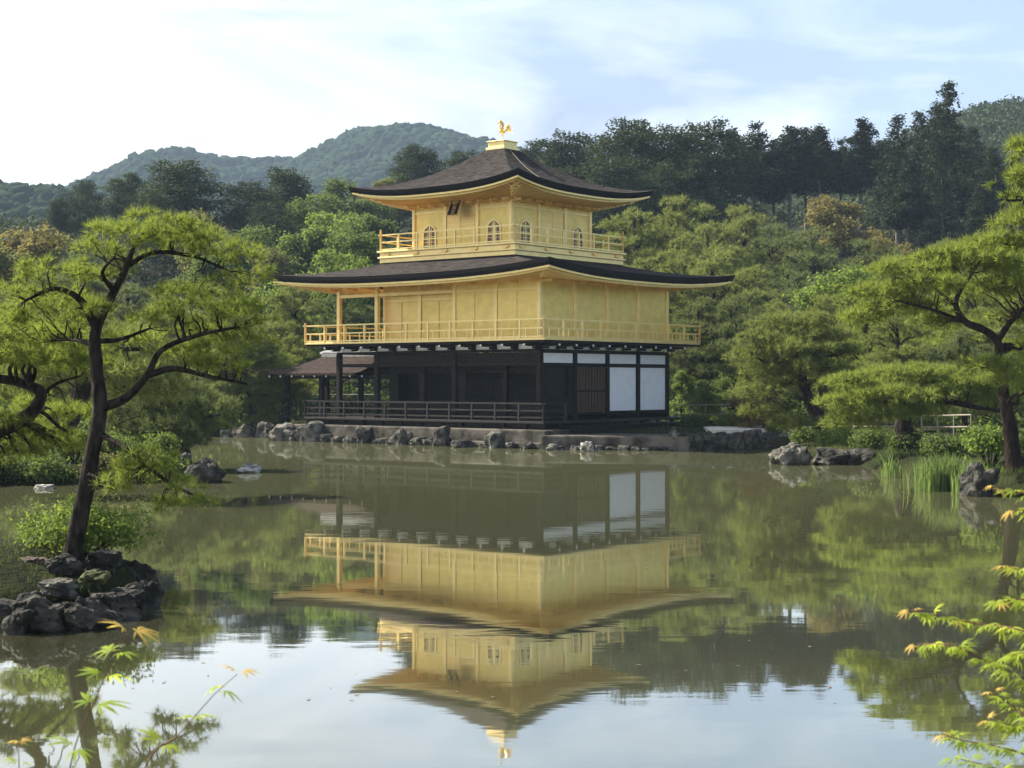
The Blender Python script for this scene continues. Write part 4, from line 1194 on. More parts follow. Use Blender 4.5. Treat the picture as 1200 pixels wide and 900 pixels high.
hand_pine('pine_tree', 'pine entering from the left edge with a hooked black limb', 19.5,
    [(-60, 600, 0), (-48, 540, 0), (-10, 508, 0), (25, 492, 0), (44, 474, 0), (46, 458, 0), (20, 447, 0), (-20, 440, 0), (-60, 420, 0)],
    [.15, .13, .11, .09, .075, .07, .06, .05, .035],
    [([(44, 474, 0), (62, 452, .2), (95, 440, .3)], .03, .012), ([(-20, 440, 0), (10, 420, .3), (50, 408, .4)], .03, .01)],
    [(40, 398, 62, 16, 0), (0, 385, 50, 20, .3), (82, 412, 46, 13, .3), (20, 420, 60, 12, -.4), (-30, 400, 60, 22, 0), (100, 425, 30, 9, -.2), (55, 432, 40, 9, .7),
     (35, 512, 50, 14, .5), (-5, 500, 45, 14, -.2), (75, 522, 36, 10, .6), (10, 532, 40, 10, .1), (95, 486, 34, 10, 1.2), (60, 478, 40, 12, 1.6)],
    dl, N_HERO, BARK, K=22, ln=.11, wd=.0085)
dm = dict(sprays=13, rs=.20, tufts=9)
kw = dict(K=14, ln=.20, wd=.021)
hand_pine('pine_tree', 'pine with a thick dark trunk on the left bank behind the leaning near pine', 34,
    [(70, 500, 0), (84, 485, 0), (96, 455, 0), (92, 425, .2), (75, 390, 0)], [.26, .24, .20, .15, .09],
    [([(96, 455, 0), (130, 440, -.5), (170, 445, -1)], .10, .03), ([(92, 425, .2), (50, 415, 0), (10, 420, 0)], .10, .03), ([(94, 440, 0), (140, 410, .6), (200, 415, 1)], .08, .03)],
    [(150, 436, 55, 13, -.8), (60, 440, 60, 13, .2), (200, 425, 45, 14, .8), (20, 465, 50, 12, 0), (120, 395, 60, 14, 0), (60, 370, 60, 14, 0), (170, 460, 40, 12, -.6)],
    dm, N_MID, BARK, **kw)
hand_pine('pine_tree', 'dense drooping pine between the near pine and the fishing deck', 72,
    [(290, 500, 0), (296, 480, 0), (288, 440, 0), (275, 400, 0), (280, 370, 0)], [.20, .18, .15, .11, .06],
    [([(296, 480, 0), (310, 464, -.4), (326, 468, -.6)], .07, .03), ([(288, 440, 0), (255, 425, 0), (230, 430, 0)], .08, .03)],
    [(312, 458, 22, 10, -.5), (322, 476, 18, 12, -.6), (320, 494, 18, 12, -.5), (285, 405, 30, 12, 0), (270, 425, 40, 12, .2), (255, 395, 40, 12, .4), (272, 376, 34, 12, 0),
     (298, 452, 36, 12, .6), (250, 455, 44, 12, 0), (310, 496, 16, 8, -.4), (228, 420, 30, 11, 0)],
    dm, N_MID, BARK, **kw)
hand_pine('pine_tree', 'low spreading pine on the far left shore with bushy pads near the water', 44,
    [(215, 530, 0), (208, 505, 0), (195, 480, 0), (200, 455, 0)], [.17, .15, .12, .07],
    [([(208, 505, 0), (240, 490, -.3), (265, 485, -.3)], .07, .02)],
    [(195, 455, 50, 14, 0), (160, 480, 44, 13, .3), (235, 478, 44, 13, -.2), (200, 498, 42, 12, -.6), (250, 500, 28, 9, -.4), (150, 505, 34, 10, .2), (215, 518, 30, 7, -.5)],
    dm, N_MIDB, BARK, **kw)
# right side
hand_pine('pine_tree', 'garden pine with a slanting dark trunk behind the big grey boulder', 51,
    [(970, 518, 0), (958, 490, 0), (945, 462, 0), (938, 435, 0), (930, 408, 0), (940, 385, 0)], [.22, .20, .17, .14, .10, .06],
    [([(938, 440, 0), (965, 420, -.4), (985, 415, -.6)], .08, .025), ([(935, 425, 0), (900, 425, -.4), (880, 415, -.6)], .08, .025), ([(930, 408, 0), (960, 395, .4), (990, 385, .6)], .06, .02), ([(947, 470, 0), (920, 462, -.5), (900, 468, -.8)], .05, .02)],
    [(930, 378, 42, 9, 0), (905, 396, 36, 9, -.5), (960, 392, 42, 9, .4), (890, 418, 30, 9, -.6), (930, 410, 42, 9, -.9), (978, 412, 30, 9, -.3), (905, 436, 36, 9, -.2), (950, 432, 40, 9, -1), (892, 460, 34, 9, -.8),
     (925, 452, 34, 8, .5), (985, 440, 26, 9, .4), (900, 482, 30, 8, -.6), (925, 498, 26, 8, -.8)],
    dm, N_MID, BARK, **kw)
hand_pine('pine_tree', 'broad low pine with bright layered pads overhanging the right bank', 45,
    [(1062, 512, .5), (1058, 496, .5), (1062, 480, .4), (1055, 462, .2), (1040, 450, 0)], [.28, .24, .19, .14, .09],
    [([(1062, 480, .4), (1100, 470, 0), (1150, 478, -.4), (1185, 482, -.4)], .12, .04), ([(1060, 482, .4), (1020, 468, 0), (985, 475, -.4)], .10, .03), ([(1055, 462, .2), (1090, 448, .2), (1130, 446, 0)], .08, .03)],
    [(1008, 448, 38, 9, -.3), (1055, 440, 42, 9, 0), (1100, 442, 40, 9, .2), (994, 473, 32, 9, -.8), (1036, 464, 42, 9, -1.0), (1082, 463, 38, 9, -.6), (1130, 455, 36, 9, -.2), (992, 496, 24, 8, -.7), (1022, 484, 26, 7, -1.2),
     (1030, 488, 30, 8, -.6), (1150, 448, 38, 10, .3), (1170, 470, 36, 10, -.3), (1075, 484, 34, 6, -.3), (1192, 456, 30, 11, 0)],
    dm, N_HERO, BARK, **kw)
hand_pine('pine_tree', 'tall pine at the right edge with a crooked reddish trunk and black base', 35.5,
    [(1192, 566, 0), (1186, 525, 0), (1182, 490, 0), (1176, 460, .2), (1172, 430, .3), (1168, 400, .3), (1150, 385, .2), (1132, 378, .1), (1120, 358, 0), (1126, 340, 0), (1140, 320, .2)],
    [.215, .18, .15, .12, .105, .095, .085, .075, .06, .045, .025],
    [([(1168, 400, .3), (1190, 370, .2), (1215, 350, 0)], .08, .04), ([(1132, 378, .1), (1090, 362, -.4), (1050, 352, -.6)], .05, .02), ([(1120, 358, 0), (1090, 335, .5), (1050, 325, .6)], .045, .015)],
    [(1130, 304, 54, 7, 0), (1070, 318, 50, 7, .2), (1180, 312, 46, 8, .4), (1092, 336, 40, 6, -.5), (1168, 340, 38, 7, .8), (1200, 335, 34, 9, -.2), (1062, 360, 40, 6, .4), 
     (1190, 372, 34, 7, 1.2), (1205, 408, 28, 8, .8), (1205, 440, 28, 8, .3), (1098, 378, 26, 5, 1.0), (1150, 292, 34, 6, .6),
     (1032, 346, 34, 8, .5), (1010, 374, 28, 7, .8), (1160, 430, 32, 6, -.8), (1190, 450, 26, 7, -.8)],
    dm, N_HERO, BARKRED, **kw)
hand_pine('pine_tree', 'pine reaching in from the right edge with bright pads against the dark cedars', 30,
    [(1290, 600, 0), (1280, 480, 0), (1270, 380, 0), (1262, 300, 0), (1255, 220, 0), (1250, 160, 0)], [.22, .20, .17, .14, .1, .05],
    [([(1262, 300, 0), (1220, 290, 0), (1175, 285, 0)], .06, .02), ([(1255, 240, 0), (1215, 235, 0), (1180, 235, 0)], .05, .02), ([(1252, 190, 0), (1220, 185, 0), (1195, 182, 0)], .04, .015)],
    [(1188, 260, 26, 6, 0), (1215, 255, 36, 9, .2), (1175, 286, 28, 5, -.2), (1215, 288, 34, 7, 0), (1192, 214, 24, 6, 0), (1225, 205, 36, 9, 0), (1208, 234, 26, 6, .2), (1208, 178, 18, 6, 0), (1240, 170, 36, 9, 0), (1222, 320, 24, 7, 0), (1255, 250, 40, 12, .5)],
    dm, N_HERO, BARK, **kw)

# ================================================================== WOODS
print('woods')
T = tree
GD = 'dark conifers on the skyline'
# left skyline
sk = [
 (70, 232, 150, 1.2, 'dpine', N_DARK, 'dark conifer at the far left end of the dark tree line'),
 (102, 212, 150, 1.1, 'dpine', N_DARK, 'second dark conifer from the left in the far tree line'),
 (148, 203, 145, 1.35, 'dpine', N_DARK, 'dark spreading conifer left of the big round-topped one'),
 (215, 188, 138, 1.75, 'dpine', N_DARK, 'broadest round-topped dark conifer below the left hill summit'),
 (182, 225, 132, 1.3, 'dpine', N_DARK, 'dark conifer directly above the near pine'),
 (292, 212, 138, 1.35, 'dpine', N_DARK, 'dark conifer below the saddle of the far hills'),
 (338, 198, 140, 1.4, 'dpine', N_DARK, 'pointed dark conifer below the rising slope of the far mountain'),
 (318, 238, 130, 1.2, 'dpine', N_DARK, 'lower dark conifer between the two taller ones left of the roofs'),
 (375, 226, 132, 1.2, 'broad', L_GREEN, 'green broadleaf tree just left of the upper roof tip'),
 (412, 200, 140, 1.1, 'broad', L_GREEN, 'round green tree above the left tip of the upper roof'),
 (442, 203, 150, 1.0, 'broad', L_OLIVE, 'olive tree top peeping over the left slope of the upper roof'),
 (492, 171, 150, 1.15, 'dpine', N_DARK, 'dark round tree rising behind the left slope of the upper roof'),
 (540, 178, 155, 1.3, 'dpine', N_DARK, 'dark tree just left of the golden finial base'),
 (465, 195, 160, 1.2, 'broad', L_GREEN, 'green tree between the olive and dark trees behind the upper roof'),
 (632, 166, 150, 1.2, 'dpine', N_DARK, 'first open-crowned tree right of the golden bird'),
 (660, 156, 142, 1.2, 'dpine', N_DARK, 'dark tree behind the right slope of the upper roof'),
 (696, 162, 145, 1.2, 'dpine', N_DARK, 'dark tree filling the line left of the airy tall one'),
 (730, 142, 138, 1.15, 'dpine', N_DARK, 'tall airy-topped conifer above the right half of the upper roof'),
 (760, 160, 142, 1.1, 'cedar', N_DARK, 'dark conifer right of the airy-topped one'),
 (776, 150, 136, 1.15, 'dpine', N_DARK, 'dark conifer with a leaning tip above the right roof tip'),
 (803, 160, 142, 1.1, 'cedar', N_DARK, 'narrow dark cedar just right of the leaning-tipped conifer'),
 (832, 142, 138, 1.45, 'dpine', N_DARK, 'broad grey-green conifer highest between the roof and the cedars'),
 (862, 156, 146, 1.2, 'cedar', N_CEDAR, 'dark cedar right of the broad grey-green conifer'),
 (883, 146, 142, 1.2, 'cedar', N_CEDAR, 'spire-topped dark cedar at the left of the cedar row'),
 (906, 166, 146, 1.2, 'cedar', N_CEDAR, 'second cedar of the dark row, blunt topped'),
 (925, 150, 142, 1.25, 'cedar', N_CEDAR, 'third cedar of the dark row'),
 (945, 153, 148, 1.2, 'cedar', N_CEDAR, 'fourth cedar of the dark row above the russet tree'),
 (966, 150, 142, 1.2, 'cedar', N_CEDAR, 'fifth cedar of the dark row above the russet tree'),
 (984, 165, 148, 1.2, 'cedar', N_CEDAR, 'sixth cedar of the dark row'),
 (1007, 142, 142, 1.2, 'cedar', N_CEDAR, 'pointed cedar that tops the dark row'),
 (1030, 166, 148, 1.25, 'cedar', N_CEDAR, 'cedar right of the pointed one, lower and blunt'),
 (1052, 136, 136, 1.2, 'puff', N_CEDAR, 'tufted old cedar left of the tallest tree'),
 (1075, 131, 140, 1.2, 'puff', N_CEDAR, 'tufted old cedar touching the tallest tree'),
 (1116, 96, 132, 1.15, 'puff', N_CEDAR, 'tallest tree of all, a ragged cedar with puffed tufts'),
 (1095, 128, 146, 1.2, 'cedar', N_CEDAR, 'dark cedar behind the tallest ragged cedar'),
 (1142, 150, 136, 1.3, 'puff', N_CEDAR, 'ragged cedar right of the tallest tree'),
 (1165, 176, 134, 1.2, 'cedar', N_CEDAR, 'dark cedar near the right edge below the green hill'),
 (1192, 182, 138, 1.2, 'cedar', N_CEDAR, 'dark cedar half behind the bright pine at the right edge'),
 (1222, 170, 138, 1.2, 'cedar', N_CEDAR, 'dark cedar at the very right edge of the picture'),
 (1062, 190, 128, 1.3, 'cedar', N_CEDAR, 'cedar with pale bare trunk below the tufted pair'),
 (812, 190, 130, 1.2, 'cedar', N_DARK, 'shorter dark tree with a pale bare trunk above the layered pines'),
 (770, 195, 130, 1.2, 'dpine', N_DARK, 'shorter dark tree behind the right tip of the upper roof'),
 (720, 185, 128, 1.2, 'dpine', N_DARK, 'shorter dark tree showing just over the upper roof slope'),
 (1105, 195, 126, 1.2, 'puff', N_CEDAR, 'ragged shorter cedar in front of the tallest tree'),
 (1150, 215, 124, 1.2, 'cedar', N_CEDAR, 'shorter cedar left of the bright pine at the right edge'),
]
for px, top, D, ws, kind, m, lab in sk:
    T(kind, px, top, D, ws, m, lab, group=GD)
GM = 'mixed trees of the middle distance'
mid = [
 (12, 250, 95, 1.1, 'broad', L_AUTUMN, 'russet broadleaf tree at the left edge'),
 (-25, 262, 90, 1.2, 'broad', L_OLIVE, 'olive tree cut by the left edge'),
 (48, 272, 98, 1.2, 'broad', L_OLIVE, 'olive tree with brownish top right of the russet one'),
 (85, 300, 92, 1.1, 'layer', N_MIDB, 'grey-green pine right of the olive trees at left'),
 (35, 325, 82, 1.2, 'layer', N_MIDB, 'grey-green pine low at the left edge'),
 (-15, 345, 76, 1.2, 'layer', N_MIDB, 'grey-green pine cut by the left edge'),
 (248, 236, 112, .75, 'broad', L_OLIVE, 'yellow-olive pointed tree above the near pine top'),
 (235, 285, 100, 1.1, 'broad', L_GREEN, 'green tree right behind the near pine top'),
 (290, 262, 108, 1.0, 'broad', L_GREEN, 'dark green tree between the near pine and the pavilion roofs'),
 (330, 282, 104, 1.0, 'broad', L_OLIVE, 'olive brown tree left of the lower roof'),
 (352, 262, 110, 1.0, 'broad', L_GREEN, 'green tree over the left tip of the lower roof'),
 (385, 245, 112, 1.1, 'broad', L_BRIGHT, 'bright green tree below the left tip of the upper roof'),
 (418, 262, 104, 1.0, 'broad', L_GREEN, 'green tree left of the upper gallery railing'),
 (440, 240, 116, 1.0, 'broad', L_GREEN, 'dark green tree just behind the upper gallery railing'),
 (395, 290, 94, .9, 'broad', L_BRIGHT, 'small light green tree just above the lower roof at left'),
 (310, 325, 88, 1.1, 'broad', L_BRIGHT, 'light green bush-like tree at the left tip of the lower roof'),
 (345, 335, 84, 1.0, 'layer', N_MID, 'pine below the left tip of the lower roof'),
 (395, 335, 88, 1.1, 'layer', N_MIDB, 'pine seen through the left of the golden gallery'),
 (430, 330, 95, 1.1, 'broad', L_GREEN, 'dark tree seen between the two slender gold pillars'),
 (345, 392, 76, .9, 'layer', N_MID, 'cloud-pruned pine above the brown roof of the fishing deck'),
 (320, 405, 72, 1.1, 'layer', N_HERO, 'light cloud-pruned pine left of the brown fishing deck roof'),
 (255, 335, 84, 1.1, 'layer', N_MID, 'pine behind the right side of the near pine'),
 (205, 345, 80, 1.2, 'layer', N_MID, 'pine behind the middle of the near pine'),
 (150, 335, 84, 1.2, 'layer', N_MIDB, 'pine behind the upper limb of the near pine'),
 (95, 355, 76, 1.2, 'layer', N_MID, 'pine behind the left limb of the near pine'),
 (40, 390, 68, 1.3, 'layer', N_MID, 'pine in the gap below the left limb of the near pine'),
 (180, 405, 72, 1.2, 'broad', L_GREEN, 'dark green tree right of the near pine trunk'),
 (250, 400, 76, 1.1, 'broad', L_GREEN, 'dark green tree on the far-left bank'),
 (130, 420, 66, 1.2, 'layer', N_MIDB, 'low pine directly behind the near pine trunk'),
 # right of the pavilion
 (752, 245, 104, 1.1, 'layer', N_MID, 'layered pine right of the upper gallery railing'),
 (790, 236, 106, 1.15, 'layer', N_MID, 'tall layered pine beyond the right tip of the upper roof'),
 (825, 262, 98, 1.1, 'layer', N_MID, 'layered pine right of the tall one near the roof tip'),
 (862, 246, 108, 1.1, 'layer', N_MID, 'layered pine below the short dark cedars'),
 (898, 262, 102, 1.0, 'layer', N_MIDB, 'blue-green pine left of the russet tree'),
 (985, 218, 116, 1.15, 'broad', L_AUTUMN, 'russet-leaved round tree standing out before the dark cedars'),
 (1040, 275, 108, .9, 'broad', L_AUTUMN, 'small dull brown tree right of the russet round one'),
 (925, 270, 102, 1.1, 'broad', L_OLIVE, 'yellow-olive tree below the left of the russet tree'),
 (962, 268, 98, 1.3, 'layer', N_MIDB, 'grey-green fan-shaped pine below the russet tree'),
 (1005, 285, 94, 1.1, 'layer', N_MIDB, 'grey-green pine right of the fan-shaped pine'),
 (1100, 282, 88, 1.1, 'layer', N_MID, 'blue-green pine below the tallest cedar'),
 (1150, 278, 84, 1.2, 'layer', N_MID, 'pine under the bright boughs at the right edge'),
 (1195, 270, 82, 1.2, 'layer', N_MID, 'pine beyond the right edge boughs'),
 (765, 305, 88, 1.1, 'layer', N_MID, 'pine rising over the right half of the lower roof'),
 (808, 300, 90, 1.1, 'layer', N_MID, 'pine above the right end of the lower roof'),
 (850, 300, 86, 1.1, 'layer', N_MID, 'pine right above the lower roof tip'),
 (888, 312, 84, 1.0, 'layer', N_MID, 'pine just right of the lower roof tip'),
 (925, 322, 82, 1.1, 'layer', N_MIDB, 'shaded pine left of the bright maple'),
 (990, 308, 76, 1.1, 'broad', L_BRIGHT, 'bright green maple in the middle of the right bank'),
 (1040, 305, 74, 1.2, 'layer', N_HERO, 'bright yellow-green pine behind the tall right pine'),
 (1100, 318, 70, 1.2, 'layer', N_HERO, 'yellow-green pine hidden behind the crooked trunk'),
 (1160, 325, 66, 1.2, 'layer', N_HERO, 'green pine behind the crooked red trunk'),
 (1210, 330, 64, 1.2, 'layer', N_MID, 'green pine at the right edge behind the tall pine'),
 (830, 352, 76, 1.1, 'layer', N_MIDB, 'dark pine right of the golden gallery railing'),
 (866, 345, 74, 1.0, 'layer', N_MIDB, 'dark pine with visible stem right of the pavilion'),
 (800, 372, 80, 1.0, 'broad', L_GREEN, 'dark tree behind the right end of the gallery'),
 (905, 352, 68, 1.0, 'layer', N_MID, 'pine behind the slanting garden pine'),
 (960, 350, 66, 1.1, 'layer', N_MID, 'pine above the slanting garden pine'),
 (1010, 358, 62, 1.1, 'layer', N_HERO, 'pine between the garden pine and the tall right pine'),
 (1065, 365, 58, 1.1, 'layer', N_MID, 'pine below the crooked trunk limb'),
 (1130, 385, 55, 1.1, 'layer', N_MIDB, 'blue-green pine left of the crooked trunk base'),
 (1180, 395, 52, 1.1, 'layer', N_MIDB, 'blue-green pine behind the crooked trunk base'),
 (800, 430, 72, .9, 'broad', L_BRIGHT, 'small bright tree at the right corner of the pavilion'),
 (828, 452, 68, 1.2, 'broad', L_BRIGHT, 'small bright maple right of the white panels'),
 (860, 420, 70, 1.0, 'broad', L_GREEN, 'shady green tree behind the bright small maple'),
 (878, 448, 61, 1.7, 'broad', L_AUTUMN, 'low russet maple above the pale gravel'),
 (895, 462, 59.5, 1.9, 'broad', L_ORANGE, 'small orange-tinted maple beside the slanting garden pine'),
]
for px, top, D, ws, kind, m, lab in mid:
    T(kind, px, top, D, ws, m, lab, group=GM)

# ---- undergrowth and far woods: masses nobody could count
def scatter(name, n, region, size, pts, K, leafsz, m, hr=(.5, 1.2), keep=None, label=None, seed=3, asp=.7):
    global rng
    rng = np.random.default_rng(seed)
    X, Y = region(n)
    Z = terrain(X, Y)
    lx = (X-PX0)*math.cos(TH)-(Y-PD)*math.sin(TH); ly = (X-PX0)*math.sin(TH)+(Y-PD)*math.cos(TH)
    ok = (Z > .2) & ~((lx > -18.5) & (lx < 4.5) & (ly > -5) & (ly < 12.5)) & ~((X > 4) & (X < 13.5) & (Y < 68))
    X, Y, Z = X[ok], Y[ok], Z[ok]
    n = len(X); r = size*rng.uniform(.55, 1.3, n); h = r*rng.uniform(*hr, n)
    d = unit(rng.normal(size=(n*pts, 3))); d[:, 2] = np.abs(d[:, 2])*1.0-.1
    R_ = np.repeat(np.stack([r, r, h], 1), pts, 0)*(1+.12*rng.normal(size=(n*pts, 1)))
    P = np.repeat(np.stack([X, Y, Z], 1), pts, 0)+d*R_+np.array([0, 0, 0])
    V = leaves(P, unit(d), K, leafsz, spread=.4, asp=asp)
    o = link(name, fmesh(name, V, 4), m)
    tag(o, label, kind='stuff')
    return o
def wedge(y0, y1, p0, p1, pw=1.0):
    def f(n):
        Y = y0+(y1-y0)*rng.uniform(0, 1, n)**pw
        return (rng.uniform(p0, p1, n)-600)/F*Y, Y
    return f
scatter('undergrowth', 1500, wedge(62, 125, -150, 1350), .9, 110, 1, .20, L_GREEN, (.6, 1.2), label='dense low green undergrowth covering the banks between the trees', seed=4)
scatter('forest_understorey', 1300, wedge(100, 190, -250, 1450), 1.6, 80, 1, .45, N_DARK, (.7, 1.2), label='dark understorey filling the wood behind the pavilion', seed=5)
scatter('hill_forest', 3000, wedge(170, 330, 850, 1900), 2.4, 100, 1, .6, L_FAR, (.7, 1.0), label='wooded green hill rising behind the cedars at right', seed=6)
def domes(name, n, region, size, m, hr, label, seed):
    """lumpy crowns packed over a far slope"""
    global rng
    import bmesh
    rng = np.random.default_rng(seed)
    X, Y = region(n); Z = terrain(X, Y)
    bm = bmesh.new(); bmesh.ops.create_icosphere(bm, subdivisions=2, radius=1); bm.verts.ensure_lookup_table()
    B = np.array([v.co[:] for v in bm.verts]); Fb = np.array([[v.index for v in f.verts] for f in bm.faces]); bm.free()
    r = size*rng.uniform(.45, 1.25, n)*np.where(rng.uniform(size=n) < .06, 1.25, 1); h = r*rng.uniform(*hr, n)
    ph = rng.uniform(0, 6.28, (n, 3, 1))
    U = B[None]
    bump = 1+.16*np.sin(U[..., 0]*4+ph[:, 0])*np.cos(U[..., 1]*4+ph[:, 1])+.12*np.sin(U[..., 2]*7+U[..., 0]*5+ph[:, 2])+.05*rng.normal(size=(n, len(B)))
    V = U*bump[..., None]*np.stack([r, r, h], 1)[:, None, :]+np.stack([X, Y, Z+h*.25], 1)[:, None, :]
    Ff = Fb[None]+(np.arange(n)*len(B))[:, None, None]
    me = np_mesh(name, V.reshape(-1, 3), Ff.reshape(-1, 3))
    tag(link(name, me, m), label, kind='stuff')
FARW = mat('far_canopy', (.026, .038, .019), rough=1.0, spec=0, var=.35, nscale=.09, bump=1.0, bscale=1.2)
domes('ridge_forest', 9000, wedge(220, 430, -900, 330), 1.9, FARW, (.7, 1.1), 'wooded low ridge at the far left', 7)
domes('mountain_forest', 17000, wedge(540, 925, -150, 1000), 2.9, FARW, (.7, 1.1), 'forest covering the distant blue mountains', 8)

# ---- shrubs on the banks
rng = np.random.default_rng(17)
def shrub(px, py, D, wpx, hpx, m, label, leafsz=.07, pts=110, nl=9, K=3, name='shrub', cat='shrub', zb=None, group=None, stems=True):
    X = (px-600)/F*D
    w_, h_ = wpx/F*D/2, hpx/F*D
    zb = tz(X, D) if zb is None else zb
    root = empty(name, (X, D, zb), 0, label, cat, group)
    PP, NN = [], []; mb = MB()
    for i in range(nl):
        a = rng.uniform(0, 6.28); q = math.sqrt(rng.uniform(0, 1))
        c = np.array([math.cos(a)*q*w_*.72, math.sin(a)*q*w_*.6, h_*(.35+.35*rng.uniform()*(1.15-q))])
        r = w_*rng.uniform(.28, .42)
        P, N = lobe_pts(c, (r, r, min(r*.8, h_*.38)), pts, top=.2, fill=.25, rough=.18)
        PP.append(P); NN.append(N)
        mb.tube([(c[0]*.15, c[1]*.15, -.05), tuple(c*np.array([.6, .6, .55])), tuple(c)], [.02, .014, .006], 5)
    V = leaves(np.concatenate(PP), np.concatenate(NN), K, leafsz, spread=.7, asp=.5)
    mb.build('stem', BARK, root)
    link('foliage', fmesh('foliage', V, 4), m, root)
    return root
shrub(96, 675, 18.0, 165, 62, L_BRIGHT, 'bright leafy shrub on the near islet behind the pine trunk', .055, 150, 16)
GS = 'clipped shrubs on the banks'
for px, D, wp, hp, m, lab in [
    (25, 39.5, 80, 40, L_GREEN, 'dark rounded shrub at the left edge of the left shore'),
    (85, 39.2, 70, 44, L_GREEN, 'rounded shrub behind the near pine trunk on the left shore'),
    (140, 39.5, 66, 42, L_GREEN, 'rounded shrub right of the near pine trunk'),
    (190, 40.5, 50, 34, L_GREEN, 'shrub beside the dark boulder on the left shore'),
    (60, 44, 90, 32, L_OLIVE, 'olive shrub farther back on the left shore'),
    (175, 52, 60, 34, L_BRIGHT, 'light green shrub in the gap right of the near pine trunk'),
    (1030, 47.6, 60, 22, L_GREEN, 'low shrub above the dark boulders on the right bank'),
    (985, 49.5, 56, 20, L_BRIGHT, 'low bright shrub behind the big grey boulder'),
    (1065, 45.5, 50, 24, L_GREEN, 'low shrub left of the bluish boulder'),
    (1105, 42, 54, 30, L_GREEN, 'low shrub in front of the pale wooden railing'),
    (860, 62, 40, 16, L_BRIGHT, 'little bright shrub under the russet maple'),
    (915, 57.5, 44, 18, L_GREEN, 'little dark shrub at the right of the pale gravel'),
    (815, 62.5, 34, 13, L_GREEN, 'little shrub by the right end of the side step'),
    (945, 52.5, 40, 20, L_GREEN, 'shrub at the base of the slanting pine trunk')]:
    shrub(px, 0, D, wp, hp, m, lab, .11, 90, 9, group=GS)
for px, D, wp, hp, m, lab in [
    (-20, 37.4, 90, 44, L_GREEN, 'dark shrub overhanging the water at the left border of the picture'),
    (40, 37.7, 84, 34, L_GREEN, 'dark low shrub overhanging the water left of the near pine trunk'),
    (132, 38.2, 70, 36, L_OLIVE, 'low shrub overhanging the water right of the near pine trunk'),
    (178, 39.0, 60, 30, L_GREEN, 'low shrub overhanging the water beside the dark flat-topped boulder')]:
    shrub(px, 0, D, wp, hp, m, lab, .10, 110, 11, group=GS, zb=.02)
shrub(1160, 0, 36.8, 66, 72, L_BRIGHT, 'broad-leaved bright shrub left of the black trunk base at right', .14, 60, 14, 2)
shrub(1205, 0, 36.0, 50, 60, L_GREEN, 'leafy shrub at the right edge behind the pine trunk', .10, 80, 10, 2)

# ---- reeds
def reeds(px, wy, wpx, hpx, n, label, seed):
    g_ = np.random.default_rng(seed)
    D = F*CAM_H/(wy-HZ); X = (px-600)/F*D; w_ = wpx/F*D; h_ = hpx/F*D
    root = empty('reed_clump', (X, D, 0), 0, label, 'reeds', 'reeds in the shallow water')
    V = []
    for i in range(n):
        x = g_.normal()*w_*.28; y = abs(g_.normal())*.35; h = h_*g_.uniform(.5, 1.05)*(1-.25*min(1, abs(x)/(w_*.5)))
        lx, ly = g_.normal()*.16*h, g_.normal()*.12*h; t = g_.uniform(0, 3.14); wx, wy_ = math.cos(t)*.013, math.sin(t)*.013
        m_ = (x+lx*.35, y+ly*.35, h*.6)
        V += [(x-wx, y-wy_, -.1), (x+wx, y+wy_, -.1), (m_[0]+wx, m_[1]+wy_, m_[2]), (m_[0]-wx, m_[1]-wy_, m_[2])]
        V += [(m_[0]-wx, m_[1]-wy_, m_[2]), (m_[0]+wx, m_[1]+wy_, m_[2]), (x+lx+wx*.1, y+ly, h), (x+lx-wx*.1, y+ly, h)]
    link('blades', fmesh('blades', np.array(V), 4), REED, root)
reeds(1112, 576, 58, 48, 420, 'dense bright green reed clump left of the black boulder', 1)
reeds(1140, 580, 30, 44, 120, 'reed clump touching the black boulder', 4)
reeds(1048, 560, 20, 34, 45, 'thin sparse reeds standing in front of the dark boulders', 2)
reeds(1086, 566, 22, 36, 60, 'thin reeds at the left of the dense reed clump', 3)
reeds(178, 508, 40, 22, 140, 'pale green reeds in the shallow channel right of the near pine trunk', 6)

# ---- wooden railings on the paths
def path_rail(px0, px1, ytop, ybot, D0, D1, label, rails=(.25, .95), n=4, tilt=0):
    a, b_ = at(px0, ybot, D0), at(px1, ybot, D1)
    h = (ybot-ytop)/F*D0
    a[2] = min(a[2], tz(a[0], a[1])+.0) if False else a[2]; 
    root = empty('path_railing', tuple(a), 0, label, 'railing')
    w = MB(); d = b_-a
    for i in range(n+1):
        p = d*i/n; g0 = tz(a[0]+p[0], a[1]+p[1])-a[2]-.1
        w = MB(); w.tube([(p[0], p[1], min(p[2], g0)), (p[0], p[1], p[2]+h)], .024, 6); w.build('post', BAMBOO, root)
    for r_ in rails:
        w = MB(); w.tube([(0, 0, h*r_), tuple(d+np.array([0, 0, h*r_]))], .022, 6); w.build('rail', BAMBOO, root)
path_rail(1080, 1138, 487, 508, 50, 47, 'pale wooden railing on the path behind the right bank', (.35, .98), 3)
path_rail(790, 905, 474, 492, 67, 63, 'pale low railing beyond the gravel right of the pavilion', (.35, .95), 6)
path_rail(1000, 1052, 492, 505, 52, 50, 'short pale railing seen under the broad low pine', (.4, .95), 2)
path_rail(340, 440, 462, 476, 80, 78, 'pale railing glimpsed through the open left bay of the pavilion', (.35, .95), 5)

